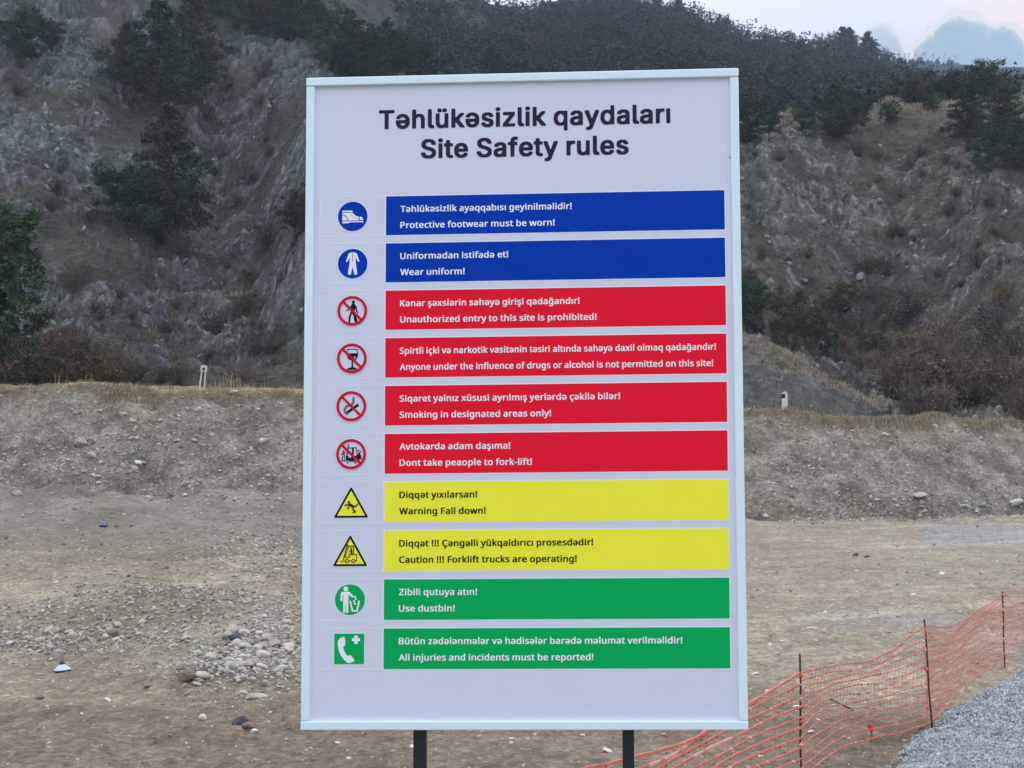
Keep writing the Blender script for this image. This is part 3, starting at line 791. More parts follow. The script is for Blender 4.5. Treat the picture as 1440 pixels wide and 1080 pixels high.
# ------------------------------------------------------------------ the safety sign
GLY = json.loads(r'''{"body":{" ":[0.209,[]],"!":[0.243,["31 -9 21 -4 13 9 13 24 18 36 26 42 39 45 49 45 64 39 69 34 72 26 72 9 69 1 62 -6 54 -9","29 61 26 64 23 71 23 111 20 121 20 164 18 174 18 214 15 229 16 232 21 235 64 235 69 232 70 229 70 201 68 191 68 149 65 139 65 99 63 89 62 66 61 63 56 60"]],"-":[0.285,["6 68 3 71 3 76 3 96 6 102 91 102 96 102 99 99 100 74 96 68"]],"A":[0.539,["-6 -4 -10 1 -7 11 78 229 86 235 121 234 126 230 129 224 212 11 214 -1 211 -4 206 -5 171 -5 166 -2 163 1 140 61 136 65 71 65 66 64 63 61 42 4 37 -4 31 -5","82 104 119 103 124 105 107 154 104 158 101 158 98 154 83 114 81 106"]],"B":[0.548,["24 -4 21 -1 20 4 21 231 24 234 29 235 111 235 119 233 136 232 169 222 186 205 192 189 192 154 184 138 167 121 182 111 190 104 199 86 200 46 194 31 187 21 176 11 164 3 146 -2 131 -5","72 31 76 30 116 30 136 38 144 46 150 61 150 74 145 86 136 94 124 100 109 102 72 101 70 96 70 36","72 139 76 138 116 138 131 143 139 151 142 161 142 176 139 184 131 192 116 197 99 200 72 199 70 194 70 144"]],"C":[0.534,["94 -7 69 1 46 15 28 36 18 56 13 76 10 94 10 136 13 154 18 169 34 197 51 215 71 227 91 234 111 238 151 237 169 234 194 227 201 222 202 216 192 194 189 191 174 190 146 199 129 202 114 199 96 192 86 185 78 176 68 159 63 144 60 126 60 101 63 84 68 69 81 48 89 41 104 33 121 28 141 28 174 35 191 34 195 29 195 6 191 1 159 -7"]],"D":[0.612,["24 -4 21 -1 20 4 20 226 21 232 24 234 29 235 111 235 121 233 136 232 156 227 182 214 202 194 212 179 219 161 225 131 225 104 222 84 217 64 206 43 197 31 185 19 171 11 149 1 119 -5","72 31 101 30 126 36 136 41 154 53 164 69 169 81 175 116 169 151 164 164 157 174 147 184 134 192 99 200 74 200 70 196 70 36"]],"F":[0.443,["24 -4 21 -1 20 4 21 231 24 234 29 235 166 234 169 231 170 226 170 204 166 198 76 198 72 196 70 191 70 134 71 129 76 127 159 127 162 121 162 96 156 93 76 92 72 91 70 86 69 -1 64 -5"]],"K":[0.523,["24 -4 21 -1 20 4 20 226 21 232 26 235 61 235 66 234 69 231 70 149 71 146 74 146 85 156 153 234 159 235 202 234 205 229 202 224 120 134 118 129 124 118 204 9 207 4 206 -2 204 -4 199 -5 156 -4 86 90 81 93 74 90 70 84 69 -1 64 -5"]],"P":[0.512,["24 -4 21 -1 20 4 21 231 24 234 29 235 104 235 139 229 161 219 172 209 179 199 184 189 187 176 187 149 179 124 172 114 161 103 146 93 116 85 72 84 70 79 69 -1 64 -5","72 121 99 120 111 123 129 134 137 151 137 169 132 181 122 191 109 197 91 200 76 200 71 198 70 194 70 126"]],"S":[0.467,["44 -7 29 -4 14 1 9 6 8 34 11 39 24 40 66 28 89 28 101 31 114 39 119 46 122 61 117 76 112 81 90 94 64 103 44 113 34 120 19 135 10 156 10 189 14 201 24 214 36 224 51 232 74 237 116 237 144 232 159 227 164 221 165 216 159 199 154 191 139 190 111 199 94 202 81 200 65 191 61 184 58 171 62 159 68 151 95 136 131 122 146 112 161 97 167 89 170 79 170 44 166 31 157 19 147 9 134 1 119 -4 104 -7"]],"T":[0.473,["69 -4 66 -1 65 4 65 194 63 196 59 198 -4 198 -7 204 -7 231 -4 234 1 235 181 234 184 231 185 226 185 204 181 198 119 198 114 196 113 194 112 1 111 -2 106 -5"]],"U":[0.613,["89 -7 69 -2 49 10 38 21 31 31 21 56 21 231 24 234 29 235 61 235 67 231 68 76 71 61 76 48 89 36 109 28 124 27 136 31 149 38 157 46 165 64 168 81 168 231 174 235 211 234 214 231 215 226 215 66 212 51 204 34 192 16 179 6 164 -2 144 -7"]],"W":[0.773,["59 -4 53 1 1 199 -5 221 -5 229 -2 234 39 235 44 231 78 99 81 94 87 106 123 231 129 235 169 234 174 229 206 121 216 93 219 94 222 104 253 229 261 235 299 235 304 232 305 229 302 216 249 19 244 1 241 -2 236 -5 201 -5 196 -4 193 -1 152 141 149 145 145 141 104 -1 99 -5"]],"Z":[0.486,["6 -4 3 1 3 26 115 194 114 197 109 197 9 198 5 204 6 232 9 234 14 235 169 235 174 234 177 229 178 209 174 199 65 34 65 31 69 30 176 29 180 24 179 -2 176 -4 171 -5"]],"a":[0.477,["46 -7 35 -4 21 5 8 24 5 34 5 59 13 79 26 92 41 99 56 104 74 107 114 108 117 111 114 129 106 142 89 147 76 144 51 135 39 135 33 139 28 146 25 156 26 164 34 169 71 180 111 180 136 173 156 155 162 139 165 119 164 -1 159 -5 129 -5 119 3 94 -7","70 26 79 25 89 28 99 33 107 41 115 56 115 71 113 76 91 77 71 72 60 64 55 54 56 39 61 31"]],"b":[0.52,["84 -7 61 2 54 -4 49 -5 24 -5 19 -2 18 1 18 241 19 247 24 250 59 250 64 246 66 173 94 180 126 180 140 176 154 169 167 159 181 137 187 116 190 99 190 69 187 54 181 35 170 16 157 4 141 -4 126 -7","100 26 104 25 114 28 126 36 137 56 140 71 140 101 137 116 132 129 119 141 109 145 94 144 86 142 79 136 71 124 65 96 65 76 68 59 73 44 81 33 91 28"]],"c":[0.412,["71 -7 54 -2 43 4 25 21 16 36 11 51 7 69 8 104 16 134 26 152 36 162 46 169 64 177 79 180 119 180 144 174 152 169 152 161 147 146 141 138 126 138 101 145 94 145 81 141 71 134 63 121 58 101 57 71 61 56 68 41 75 34 86 28 109 28 131 35 147 34 150 29 149 4 136 -4 124 -7"]],"d":[0.52,["64 -7 51 -2 38 6 23 21 13 41 8 69 7 101 10 119 16 136 26 154 34 162 46 172 59 177 71 180 106 180 129 174 131 174 133 246 139 250 176 249 179 246 180 241 179 -1 174 -5 144 -5 134 1 111 -7","90 26 94 25 106 28 120 36 127 49 132 74 132 96 130 111 122 131 114 139 104 144 94 146 79 142 69 132 63 121 57 99 58 69 63 49 73 34"]],"e":[0.479,["74 -7 54 -1 34 13 21 29 16 39 11 54 7 71 8 101 13 126 18 139 31 157 46 169 61 177 76 180 114 180 126 177 144 167 160 151 167 139 172 126 175 109 174 79 171 76 166 75 61 75 58 71 58 66 63 51 68 44 79 33 91 28 104 27 119 28 149 37 164 37 167 31 167 9 164 4 159 1 131 -7","60 109 66 108 119 108 123 109 125 111 122 124 115 136 104 144 94 146 84 144 71 136 63 124 60 114"]],"f":[0.303,["29 -4 26 -1 25 4 25 141 21 145 -2 146 -5 151 -4 164 1 169 21 176 24 179 25 199 28 214 36 230 49 242 59 247 71 250 114 250 126 247 132 244 135 239 126 216 121 213 111 212 91 217 81 211 75 199 73 186 74 179 79 178 114 177 117 171 118 154 116 148 111 145 76 145 73 141 72 -1 66 -5"]],"g":[0.52,["69 -82 39 -77 24 -70 20 -64 21 -38 26 -35 36 -35 54 -42 76 -47 104 -47 115 -41 124 -31 129 -21 132 -4 129 -1 111 -7 66 -7 41 3 28 16 16 36 11 51 8 69 8 101 13 129 23 149 33 161 51 174 59 177 71 180 106 180 126 174 134 170 144 177 176 177 179 174 180 169 180 -16 174 -41 167 -54 154 -67 136 -77 111 -82","90 26 99 26 109 28 116 33 126 44 132 66 132 99 127 121 122 131 116 137 101 145 86 144 73 136 63 121 58 101 58 69 63 49 73 34"]],"h":[0.523,["21 -4 18 -1 18 4 18 244 19 247 24 250 59 250 64 247 65 244 65 179 66 173 69 172 94 180 131 179 149 174 160 169 171 157 177 146 182 124 182 1 181 -2 176 -5 141 -5 136 -1 135 111 132 126 124 139 111 145 99 145 84 139 78 134 71 121 68 111 65 96 64 -1 59 -5"]],"i":[0.234,["21 -4 18 -1 18 4 18 171 19 174 24 177 59 177 64 174 65 169 65 1 64 -2 59 -5","31 196 21 201 16 209 15 226 18 231 26 239 36 242 49 242 61 237 67 226 67 211 64 203 59 198 51 195"]],"j":[0.234,["-11 -82 -21 -79 -27 -74 -27 -49 -21 -45 -11 -45 -4 -47 6 -47 14 -42 17 -31 18 171 19 174 24 177 59 177 64 174 65 169 64 -44 59 -59 41 -77 21 -82","31 196 21 201 16 209 15 226 18 231 26 239 36 242 49 242 61 237 67 226 67 211 64 203 59 198 51 195"]],"k":[0.455,["21 -4 18 -1 18 4 18 244 19 247 24 250 59 250 64 247 65 244 65 126 66 121 71 123 124 177 166 177 172 174 172 169 170 166 154 148 115 109 109 99 109 96 171 12 177 1 176 -2 171 -5 126 -4 77 61 71 64 65 59 64 -2 59 -5"]],"l":[0.234,["21 -4 18 -1 18 4 18 244 19 247 24 250 59 250 64 247 65 241 65 1 64 -2 59 -5"]],"m":[0.777,["21 -4 18 -1 18 4 18 169 18 174 21 177 54 177 57 176 61 171 64 170 76 177 89 180 126 180 139 177 161 164 179 174 199 180 236 180 249 177 259 172 274 156 282 139 285 114 285 4 284 -1 281 -4 241 -5 236 -1 235 124 227 139 219 144 214 145 201 144 191 139 184 132 178 121 175 106 175 4 174 -1 172 -4 134 -5 128 -1 127 114 122 134 119 137 109 144 96 145 91 144 79 137 72 126 68 114 65 96 64 -1 59 -5"]],"n":[0.523,["21 -4 18 -1 18 4 18 169 19 174 24 177 54 177 64 170 79 177 91 180 129 180 151 174 161 167 170 159 174 151 179 141 182 126 182 4 181 -2 176 -5 144 -5 139 -4 136 -1 135 111 132 126 124 139 111 145 99 145 84 139 78 134 71 121 68 111 65 94 64 -1 59 -5"]],"o":[0.512,["71 -7 56 -2 44 5 24 25 16 41 11 54 8 71 8 104 11 119 18 139 29 155 35 161 51 172 76 180 116 180 131 177 155 164 169 150 179 131 185 114 188 94 187 76 182 46 170 24 151 5 144 1 119 -7","92 26 96 25 109 28 122 36 132 51 137 74 137 99 134 115 127 129 121 135 116 139 104 145 89 144 79 141 73 136 63 121 58 101 58 71 63 51 68 41 74 35"]],"p":[0.52,["21 -82 18 -79 18 -74 18 174 24 177 54 177 64 170 89 180 124 180 149 173 161 165 171 155 182 136 187 119 190 99 190 71 184 44 179 31 171 18 161 8 141 -4 129 -7 89 -7 69 -1 66 -2 64 -79 59 -82","100 26 104 25 114 28 120 31 127 39 134 51 140 71 140 101 134 121 129 131 124 137 109 145 96 145 86 142 76 132 72 126 68 116 65 99 65 76 68 59 73 44 86 31"]],"q":[0.52,["136 -82 133 -76 132 -6 131 -2 129 -1 109 -7 66 -7 56 -4 40 4 25 19 13 41 8 69 7 101 10 119 16 136 34 162 51 174 59 177 71 180 109 180 126 174 134 170 144 177 174 177 179 174 180 -76 177 -81 174 -82","90 26 94 25 106 28 120 36 127 49 132 71 132 96 127 121 122 131 116 137 101 145 84 144 74 138 68 131 63 121 58 101 58 69 63 49 73 34"]],"r":[0.358,["21 -4 18 -1 18 4 18 174 24 177 54 177 59 174 61 167 64 166 76 174 91 180 131 179 137 171 134 146 129 143 106 143 91 139 80 131 71 116 65 96 64 -1 59 -5"]],"s":[0.411,["39 -7 19 -2 9 6 8 31 11 36 24 37 64 25 79 25 96 33 99 36 102 46 96 56 89 62 34 86 15 101 8 116 8 144 11 151 19 162 29 169 39 174 59 180 104 180 129 174 141 169 145 164 144 159 139 146 134 138 116 138 79 147 61 142 56 136 54 131 56 123 66 116 126 89 144 72 150 54 150 44 147 29 142 19 126 3 116 -2 99 -7"]],"t":[0.316,["56 -7 41 0 28 14 23 21 20 36 20 141 16 145 -1 146 -5 151 -4 166 -1 169 19 179 22 184 31 214 36 217 61 217 66 214 68 184 69 179 111 177 116 174 117 171 117 151 114 146 71 145 69 143 68 139 68 49 71 36 78 29 86 25 99 27 114 26 117 21 117 -1 114 -4 101 -7"]],"u":[0.523,["61 -7 51 -4 39 3 26 15 18 31 15 49 16 174 19 177 24 178 59 177 64 174 65 49 74 33 81 28 94 25 106 28 119 35 129 54 132 71 133 174 139 177 176 177 179 174 180 169 179 -1 174 -5 144 -5 134 1 121 -4 109 -7"]],"v":[0.434,["59 -4 53 1 -9 166 -9 174 -6 177 -1 178 34 177 40 174 78 69 81 65 84 66 116 156 124 174 131 178 169 177 172 171 169 159 109 1 101 -5"]],"w":[0.657,["44 -4 41 -1 38 6 -2 151 -5 166 -4 174 -2 176 36 177 42 174 49 151 63 94 69 80 71 81 74 89 101 174 104 177 109 178 149 177 152 174 159 151 178 86 181 79 184 78 206 161 211 174 216 177 249 178 254 177 256 174 257 166 252 144 214 9 209 -2 204 -5 166 -5 159 -2 153 11 134 76 126 96 124 94 121 86 92 -1 86 -5"]],"x":[0.451,["1 -4 -2 1 -2 6 52 81 55 89 1 166 1 174 4 177 9 178 46 177 56 167 81 130 84 127 86 127 121 177 161 178 167 176 170 171 167 164 114 89 116 84 169 9 172 4 171 -2 169 -4 164 -5 124 -4 89 45 84 49 59 13 44 -4 39 -5"]],"y":[0.436,["9 -82 -4 -79 -7 -76 -7 -51 -1 -48 26 -47 36 -42 44 -35 49 -24 57 -6 57 1 -7 161 -9 174 -6 177 -1 178 34 177 40 174 78 74 81 69 84 68 89 79 124 174 131 178 169 177 172 171 172 164 102 -21 94 -39 84 -56 70 -71 54 -79 41 -82"]],"z":[0.404,["6 -4 3 -1 3 4 3 19 6 26 86 141 86 144 81 145 11 146 8 151 9 174 11 177 16 178 136 178 142 176 145 171 144 146 64 31 64 29 69 28 144 27 147 21 146 -2 144 -4 139 -5"]],"Ç":[0.534,["86 -82 81 -79 78 -74 79 -56 84 -53 106 -54 114 -52 117 -46 117 -41 114 -38 94 -32 91 -29 91 -24 96 -11 96 -9 91 -6 64 3 46 15 28 36 16 64 10 91 10 134 13 154 21 174 35 199 53 216 75 229 91 234 111 238 151 237 179 232 199 224 202 219 201 213 189 191 174 190 146 199 129 202 106 197 89 187 80 179 71 164 63 144 60 124 60 101 63 86 73 59 86 43 109 31 121 28 141 28 174 35 191 34 195 29 195 6 192 1 159 -7 144 -8 139 -11 139 -14 155 -24 162 -39 162 -51 158 -61 154 -67 146 -74 134 -80 119 -82"]],"ç":[0.412,["59 -82 53 -79 50 -74 51 -56 56 -53 76 -54 86 -50 89 -44 84 -38 64 -32 61 -29 61 -24 67 -11 67 -6 54 -2 41 5 25 21 17 34 11 51 8 66 8 104 11 119 18 139 28 154 38 164 56 174 81 180 121 180 144 174 152 169 152 161 149 150 142 139 126 138 99 145 83 141 71 134 66 126 61 114 57 99 58 69 61 56 68 41 75 34 86 28 91 27 109 28 131 35 144 35 149 31 150 6 147 1 136 -4 111 -8 109 -11 109 -14 121 -20 131 -31 132 -39 132 -56 127 -64 119 -72 106 -79 89 -82"]],"ü":[0.523,["61 -7 51 -4 39 3 26 15 18 31 15 49 16 174 19 177 24 178 59 177 64 174 65 49 74 33 81 28 94 25 106 28 119 35 129 54 132 71 133 174 139 177 176 177 179 174 180 169 179 -1 174 -5 144 -5 134 1 121 -4 109 -7","56 198 48 206 45 211 45 226 48 231 54 237 61 240 76 240 89 235 94 226 95 221 94 211 90 204 79 198","116 198 108 206 105 211 105 226 108 231 114 237 121 240 136 240 149 235 154 226 155 221 154 211 150 204 139 198"]],"ğ":[0.52,["69 -82 39 -77 24 -70 20 -64 21 -38 26 -35 36 -35 54 -42 76 -47 104 -47 115 -41 124 -31 129 -21 132 -4 129 -1 111 -7 66 -7 41 3 28 16 16 36 11 51 8 69 8 101 13 129 23 149 33 161 51 174 59 177 71 180 106 180 126 174 134 170 144 177 176 177 179 174 180 169 180 -16 174 -41 167 -54 154 -67 136 -77 111 -82","90 26 99 26 109 28 116 33 126 44 132 66 132 99 127 121 122 131 116 137 101 145 86 144 73 136 63 121 58 101 58 69 63 49 73 34","71 191 61 194 50 201 41 214 35 231 36 239 39 242 69 242 72 239 76 229 86 223 91 222 99 223 109 226 114 230 119 239 124 242 149 242 154 239 155 231 149 216 145 209 134 198 114 190"]],"ı":[0.234,["21 -4 18 -1 18 4 18 171 19 174 24 177 59 177 64 174 65 169 65 1 64 -2 59 -5"]],"ş":[0.411,["44 -82 38 -79 35 -74 36 -56 41 -53 61 -53 71 -52 75 -46 74 -41 71 -38 56 -34 49 -29 48 -24 53 -11 51 -8 26 -4 16 -1 10 4 8 9 8 34 14 37 24 37 64 25 79 25 96 33 99 36 102 46 96 56 89 62 34 86 15 101 8 116 8 146 18 161 29 169 39 174 59 180 104 180 136 172 144 167 145 161 139 146 134 138 116 138 79 147 61 142 55 134 56 124 66 116 106 99 129 87 146 69 150 54 150 44 147 29 138 14 126 3 116 -2 101 -6 96 -9 95 -11 96 -14 106 -20 117 -31 117 -56 112 -66 104 -74 89 -80 74 -82"]],"ə":[0.479,["64 -7 49 -2 35 6 18 26 8 59 8 94 11 97 16 98 121 98 125 101 122 114 114 129 109 135 96 142 86 145 66 145 34 135 19 136 15 141 15 164 18 169 24 172 56 180 101 180 116 177 129 172 142 164 159 147 169 126 175 99 175 74 169 46 164 34 152 16 145 9 131 1 111 -7","85 26 89 25 99 28 111 36 119 49 122 59 121 64 116 65 64 65 59 63 58 56 66 38 74 31"]]},"title":{" ":[0.188,[]],"S":[0.474,["64 -9 46 -4 36 1 18 16 8 34 5 46 6 59 14 62 46 62 51 59 56 46 61 38 71 31 86 27 99 28 117 36 122 41 127 51 127 59 122 66 114 74 54 93 31 105 19 118 13 129 10 141 10 159 13 171 23 189 41 202 56 209 69 212 114 212 141 202 160 186 167 174 170 164 169 146 161 143 131 143 126 146 119 161 111 169 99 175 84 175 69 169 63 164 58 154 58 144 68 134 79 128 126 114 154 100 167 86 172 74 172 39 167 24 157 11 146 3 126 -7 111 -10"]],"T":[0.477,["74 -7 69 -4 68 1 67 169 64 172 14 172 6 174 4 176 3 181 4 206 9 209 14 210 171 209 176 206 178 201 177 179 174 174 166 172 116 172 113 169 112 -1 109 -6 104 -7"]],"a":[0.417,["44 -9 20 1 10 11 6 18 3 29 3 54 7 69 16 79 36 89 59 95 91 98 97 101 99 106 97 114 91 120 76 125 61 119 46 104 34 103 14 108 9 111 7 116 8 126 13 134 25 146 39 154 54 159 96 160 109 157 124 149 135 139 142 126 145 114 145 -1 141 -6 136 -7 109 -7 99 -4 81 -10","65 26 69 25 81 28 91 38 99 51 100 59 98 61 91 62 71 59 61 57 51 50 48 44 51 34 56 29"]],"d":[0.452,["59 -9 41 -2 26 8 16 21 11 31 5 49 5 64 3 74 5 86 5 101 8 114 23 139 31 147 49 157 59 160 79 162 96 160 111 155 114 155 116 206 124 210 151 209 156 206 158 201 157 -1 154 -6 149 -7 124 -7 111 -3 96 -10","73 29 91 28 103 39 109 49 115 71 115 81 112 94 104 111 96 119 84 124 71 122 61 112 54 100 50 89 50 61 53 51 63 36"]],"e":[0.432,["64 -9 54 -7 34 3 20 16 13 26 5 49 5 64 3 74 5 99 13 124 20 134 36 149 61 160 101 160 119 154 131 147 142 136 149 126 157 101 157 66 154 62 149 60 54 60 51 56 53 49 58 41 66 33 76 28 96 28 104 34 113 46 124 50 151 43 155 39 155 29 152 21 141 8 116 -7 101 -10","53 96 104 95 108 96 110 99 104 111 96 120 81 125 71 122 61 114 53 101"]],"f":[0.282,["29 -7 24 -4 23 1 22 119 19 122 1 123 -6 126 -7 131 -7 154 -1 159 19 160 21 162 23 189 29 200 39 209 54 217 66 220 86 220 99 217 104 214 107 209 107 201 101 184 94 180 76 181 70 176 68 171 68 164 71 160 91 160 99 156 100 131 99 126 94 123 71 122 68 119 67 -1 64 -6 59 -7"]],"h":[0.438,["16 -7 11 -4 10 1 10 204 14 208 19 210 46 210 51 208 55 204 56 155 59 155 71 159 89 162 114 159 137 146 147 131 152 111 152 -1 149 -6 144 -7 116 -7 109 -4 108 1 107 101 102 114 96 120 84 123 74 122 63 111 58 104 55 91 55 1 54 -4 46 -7"]],"i":[0.195,["16 -7 11 -4 10 1 10 154 14 158 19 160 46 160 54 156 55 151 55 -1 51 -6 46 -7","21 171 14 175 8 181 8 204 10 209 26 217 39 217 54 211 60 201 60 184 57 179 41 170"]],"k":[0.409,["16 -7 11 -4 10 1 10 204 14 208 19 210 46 210 51 208 55 204 55 116 56 111 61 112 80 131 88 141 106 158 111 160 141 160 146 159 151 156 152 149 146 138 97 86 99 80 154 11 157 6 157 -1 154 -6 149 -7 116 -7 109 -4 100 4 67 46 61 53 59 54 55 49 55 1 54 -4 46 -7"]],"l":[0.217,["36 -7 25 -1 16 8 13 14 10 29 10 201 11 206 19 210 46 210 51 208 55 204 55 39 59 31 71 29 76 26 79 21 82 6 81 -4 76 -7"]],"q":[0.452,["121 -64 115 -59 114 -4 111 -4 94 -10 61 -10 50 -6 36 1 23 11 13 26 6 46 3 76 5 86 5 101 8 114 16 129 28 144 39 152 56 159 81 162 99 159 111 155 124 160 149 160 154 158 157 154 157 -59 154 -63 149 -65","73 29 91 28 103 39 109 49 115 71 115 81 112 94 104 111 96 119 84 124 71 122 61 112 54 100 50 89 50 61 53 51 63 36"]],"r":[0.287,["16 -7 11 -4 10 1 10 151 11 156 19 160 44 160 59 156 66 159 84 162 94 162 101 159 107 154 108 131 106 126 99 123 79 122 71 119 61 109 56 96 55 1 54 -4 46 -7"]],"s":[0.393,["49 -9 26 1 16 8 6 26 5 36 6 41 16 47 29 50 39 50 46 46 53 36 61 29 74 26 84 28 91 33 95 39 95 44 89 52 39 66 21 76 13 86 10 94 11 126 15 136 26 147 44 157 56 160 99 159 116 152 127 144 137 129 140 119 139 111 134 108 106 103 98 106 86 122 79 125 71 125 64 122 58 116 55 111 56 106 61 101 111 87 131 75 137 69 142 54 142 29 135 14 125 4 111 -4 94 -10"]],"t":[0.255,["56 -9 34 -2 23 9 18 16 15 31 15 119 11 122 -1 123 -7 129 -6 156 -1 159 14 162 15 189 19 193 24 195 51 195 56 193 60 189 61 162 64 160 86 159 92 154 92 131 91 126 84 123 64 122 60 119 60 41 62 34 66 28 84 27 91 24 95 9 95 -1 89 -7 76 -10"]],"u":[0.438,["59 -9 49 -7 31 3 21 14 13 29 10 51 10 151 11 156 16 159 21 160 46 160 54 156 55 151 55 56 64 36 76 28 81 28 91 31 96 35 102 41 107 54 108 151 109 156 114 159 119 160 144 160 149 158 151 156 152 151 152 1 151 -4 144 -7 121 -7 106 -2 84 -10"]],"y":[0.417,["19 -64 13 -61 10 -56 10 -46 13 -34 21 -28 36 -27 41 -25 52 -6 52 1 1 136 -2 146 -1 156 4 159 9 160 36 160 44 156 73 74 76 69 79 68 84 79 111 154 121 160 149 160 154 158 157 154 157 141 87 -39 74 -55 61 -62 51 -65"]],"z":[0.408,["14 -7 8 -1 8 21 11 29 61 93 80 119 79 121 76 122 21 123 14 124 11 126 10 131 11 156 21 160 131 160 141 156 142 151 142 126 72 34 73 31 76 30 134 30 141 28 144 26 145 21 144 -4 134 -7"]],"ü":[0.438,["59 -9 49 -7 31 3 21 14 13 29 10 51 10 151 11 156 16 159 21 160 46 160 54 156 55 151 55 56 64 36 76 28 81 28 91 31 96 35 102 41 107 54 108 151 109 156 114 159 119 160 144 160 149 158 151 156 152 151 152 1 151 -4 144 -7 121 -7 106 -2 84 -10","41 171 33 176 28 184 28 201 31 209 39 214 51 217 61 217 74 210 80 199 80 186 76 178 61 170","99 171 90 176 85 184 85 201 89 209 96 214 109 217 119 217 131 210 137 199 137 186 134 178 119 170"]],"ı":[0.195,["16 -7 11 -4 10 1 10 154 14 158 19 160 46 160 54 156 55 151 55 -1 51 -6 46 -7"]],"ə":[0.432,["66 -9 54 -7 36 1 24 10 13 24 6 44 3 59 3 86 6 91 11 92 106 93 110 96 108 104 99 116 84 125 71 125 64 122 56 117 49 106 41 103 31 103 11 108 6 111 5 119 15 139 23 146 36 154 61 162 94 162 106 159 126 149 142 134 149 124 154 111 157 96 157 56 152 36 144 21 127 4 104 -7 89 -10","73 29 86 28 99 36 108 49 108 54 104 55 54 54 52 51 59 38 64 33"]]}}''')
SW, SH = 1.718, 2.569
YAW = -0.0446
SIGN_O = Vector((0.0384, 5.0, CAMZ + 0.3049))
SHEAR = 0.0068
sx = Vector((math.cos(YAW), math.sin(YAW), 0))
sn = Vector((math.sin(YAW), -math.cos(YAW), 0))      # out of the face, towards the camera
sign = thing('safety_sign', 'large white site safety board with rule banners on two black posts', 'sign', (SIGN_O.x, SIGN_O.y, 0))
SB = Matrix.Translation(-Vector((SIGN_O.x, SIGN_O.y, 0)))


def sp(x, z, out=0.0):
    """board coordinates (metres right, up, proud of the face) -> child space of the sign"""
    p = SIGN_O + sx * x + Vector((0, 0, z + SHEAR * x)) + sn * out
    return p - Vector((SIGN_O.x, SIGN_O.y, 0))


def prism(poly, o0, o1):
    """solid from a board-space outline between two heights"""
    n = len(poly)
    V = [sp(x, z, o0) for x, z in poly] + [sp(x, z, o1) for x, z in poly]
    Fs = [tuple(range(n, 2 * n)), tuple(range(n))[::-1]] + [(i, (i + 1) % n, n + (i + 1) % n, n + i) for i in range(n)]
    return V, Fs


def rect(x0, z0, x1, z1):
    return [(x0, z0), (x1, z0), (x1, z1), (x0, z1)]


FW = .0340
hw, hh = SW / 2, SH / 2


def add_bevel(o, w=.004, seg=2):
    b = o.modifiers.new('bevel', 'BEVEL')
    b.width = w
    b.segments = seg
    b.limit_method = 'ANGLE'
    return o


# thin panel, cut into a grid with a very slight buckle, as a stretched sheet has
pg = Geo()
nx, nz_ = 24, 36
pw, ph = hw - FW * .5, hh - FW * .5
PV = []
for j in range(nz_ + 1):
    for i in range(nx + 1):
        x = -pw + 2 * pw * i / nx
        z = -ph + 2 * ph * j / nz_
        PV.append(sp(x, z, 0.0))
pg.add(PV, [(j * (nx + 1) + i, j * (nx + 1) + i + 1, (j + 1) * (nx + 1) + i + 1, (j + 1) * (nx + 1) + i) for j in range(nz_) for i in range(nx)])
V, Fs = prism(rect(-pw, -ph, pw, ph), -.012, -.003)
pg.add(V, Fs)
pg.obj('panel', [M_panel], sign)
for (x0, z0, x1, z1, o1) in ((-hw, hh - FW, hw, hh, .0165), (-hw, -hh, hw, -hh + FW, .0165),
                             (-hw + .0006, -hh + FW + .0004, -hw + FW, hh - FW - .0012, .015), (hw - FW, -hh + FW + .0004, hw - .0006, hh - FW - .0012, .015)):
    g = Geo()
    V, Fs = prism(rect(x0, z0, x1, z1), -.024, o1)
    g.add(V, Fs)
    add_bevel(g.obj('frame_bar', [M_frame], sign), .0045, 3)
# small dark fixing screws on the frame
for xx, zz in ((-hw + .018, .6), (-hw + .018, -.5), (hw - .018, .55), (hw - .018, -.55), (-.4, -hh + .018), (.4, -hh + .018), (-.4, hh - .018), (.4, hh - .018)):
    g = Geo()
    k = 10
    V, Fs = prism([(xx + .0032 * math.cos(q * 2 * math.pi / k), zz + .0032 * math.sin(q * 2 * math.pi / k)) for q in range(k)], .014, .0182)
    g.add(V, Fs)
    g.obj('screw', [M_frame], sign)
for xa, xb in ((-.4265, -.3765), (.3836, .4275)):
    g = Geo()
    a, b = sp(xa, 0, -.026), sp(xb, 0, -.026)
    c_, d_ = sp(xa, 0, -.072), sp(xb, 0, -.072)
    zt, zb_ = SIGN_O.z + hh - .06, -.35
    V = [(p.x, p.y, zb_) for p in (a, b, d_, c_)] + [(p.x, p.y, zt) for p in (a, b, d_, c_)]
    g.add(V, [(0, 1, 5, 4), (1, 2, 6, 5), (2, 3, 7, 6), (3, 0, 4, 7), (4, 5, 6, 7), (3, 2, 1, 0)])
    add_bevel(g.obj('post', [M_post], sign), .005, 2)
for zz in (hh - .2, 0, -hh + .2):
    g = Geo()
    V, Fs = prism(rect(-hw + .05, zz - .02, hw - .05, zz + .02), -.0255, -.013)
    g.add(V, Fs)
    g.obj('back_rail', [M_post], sign)


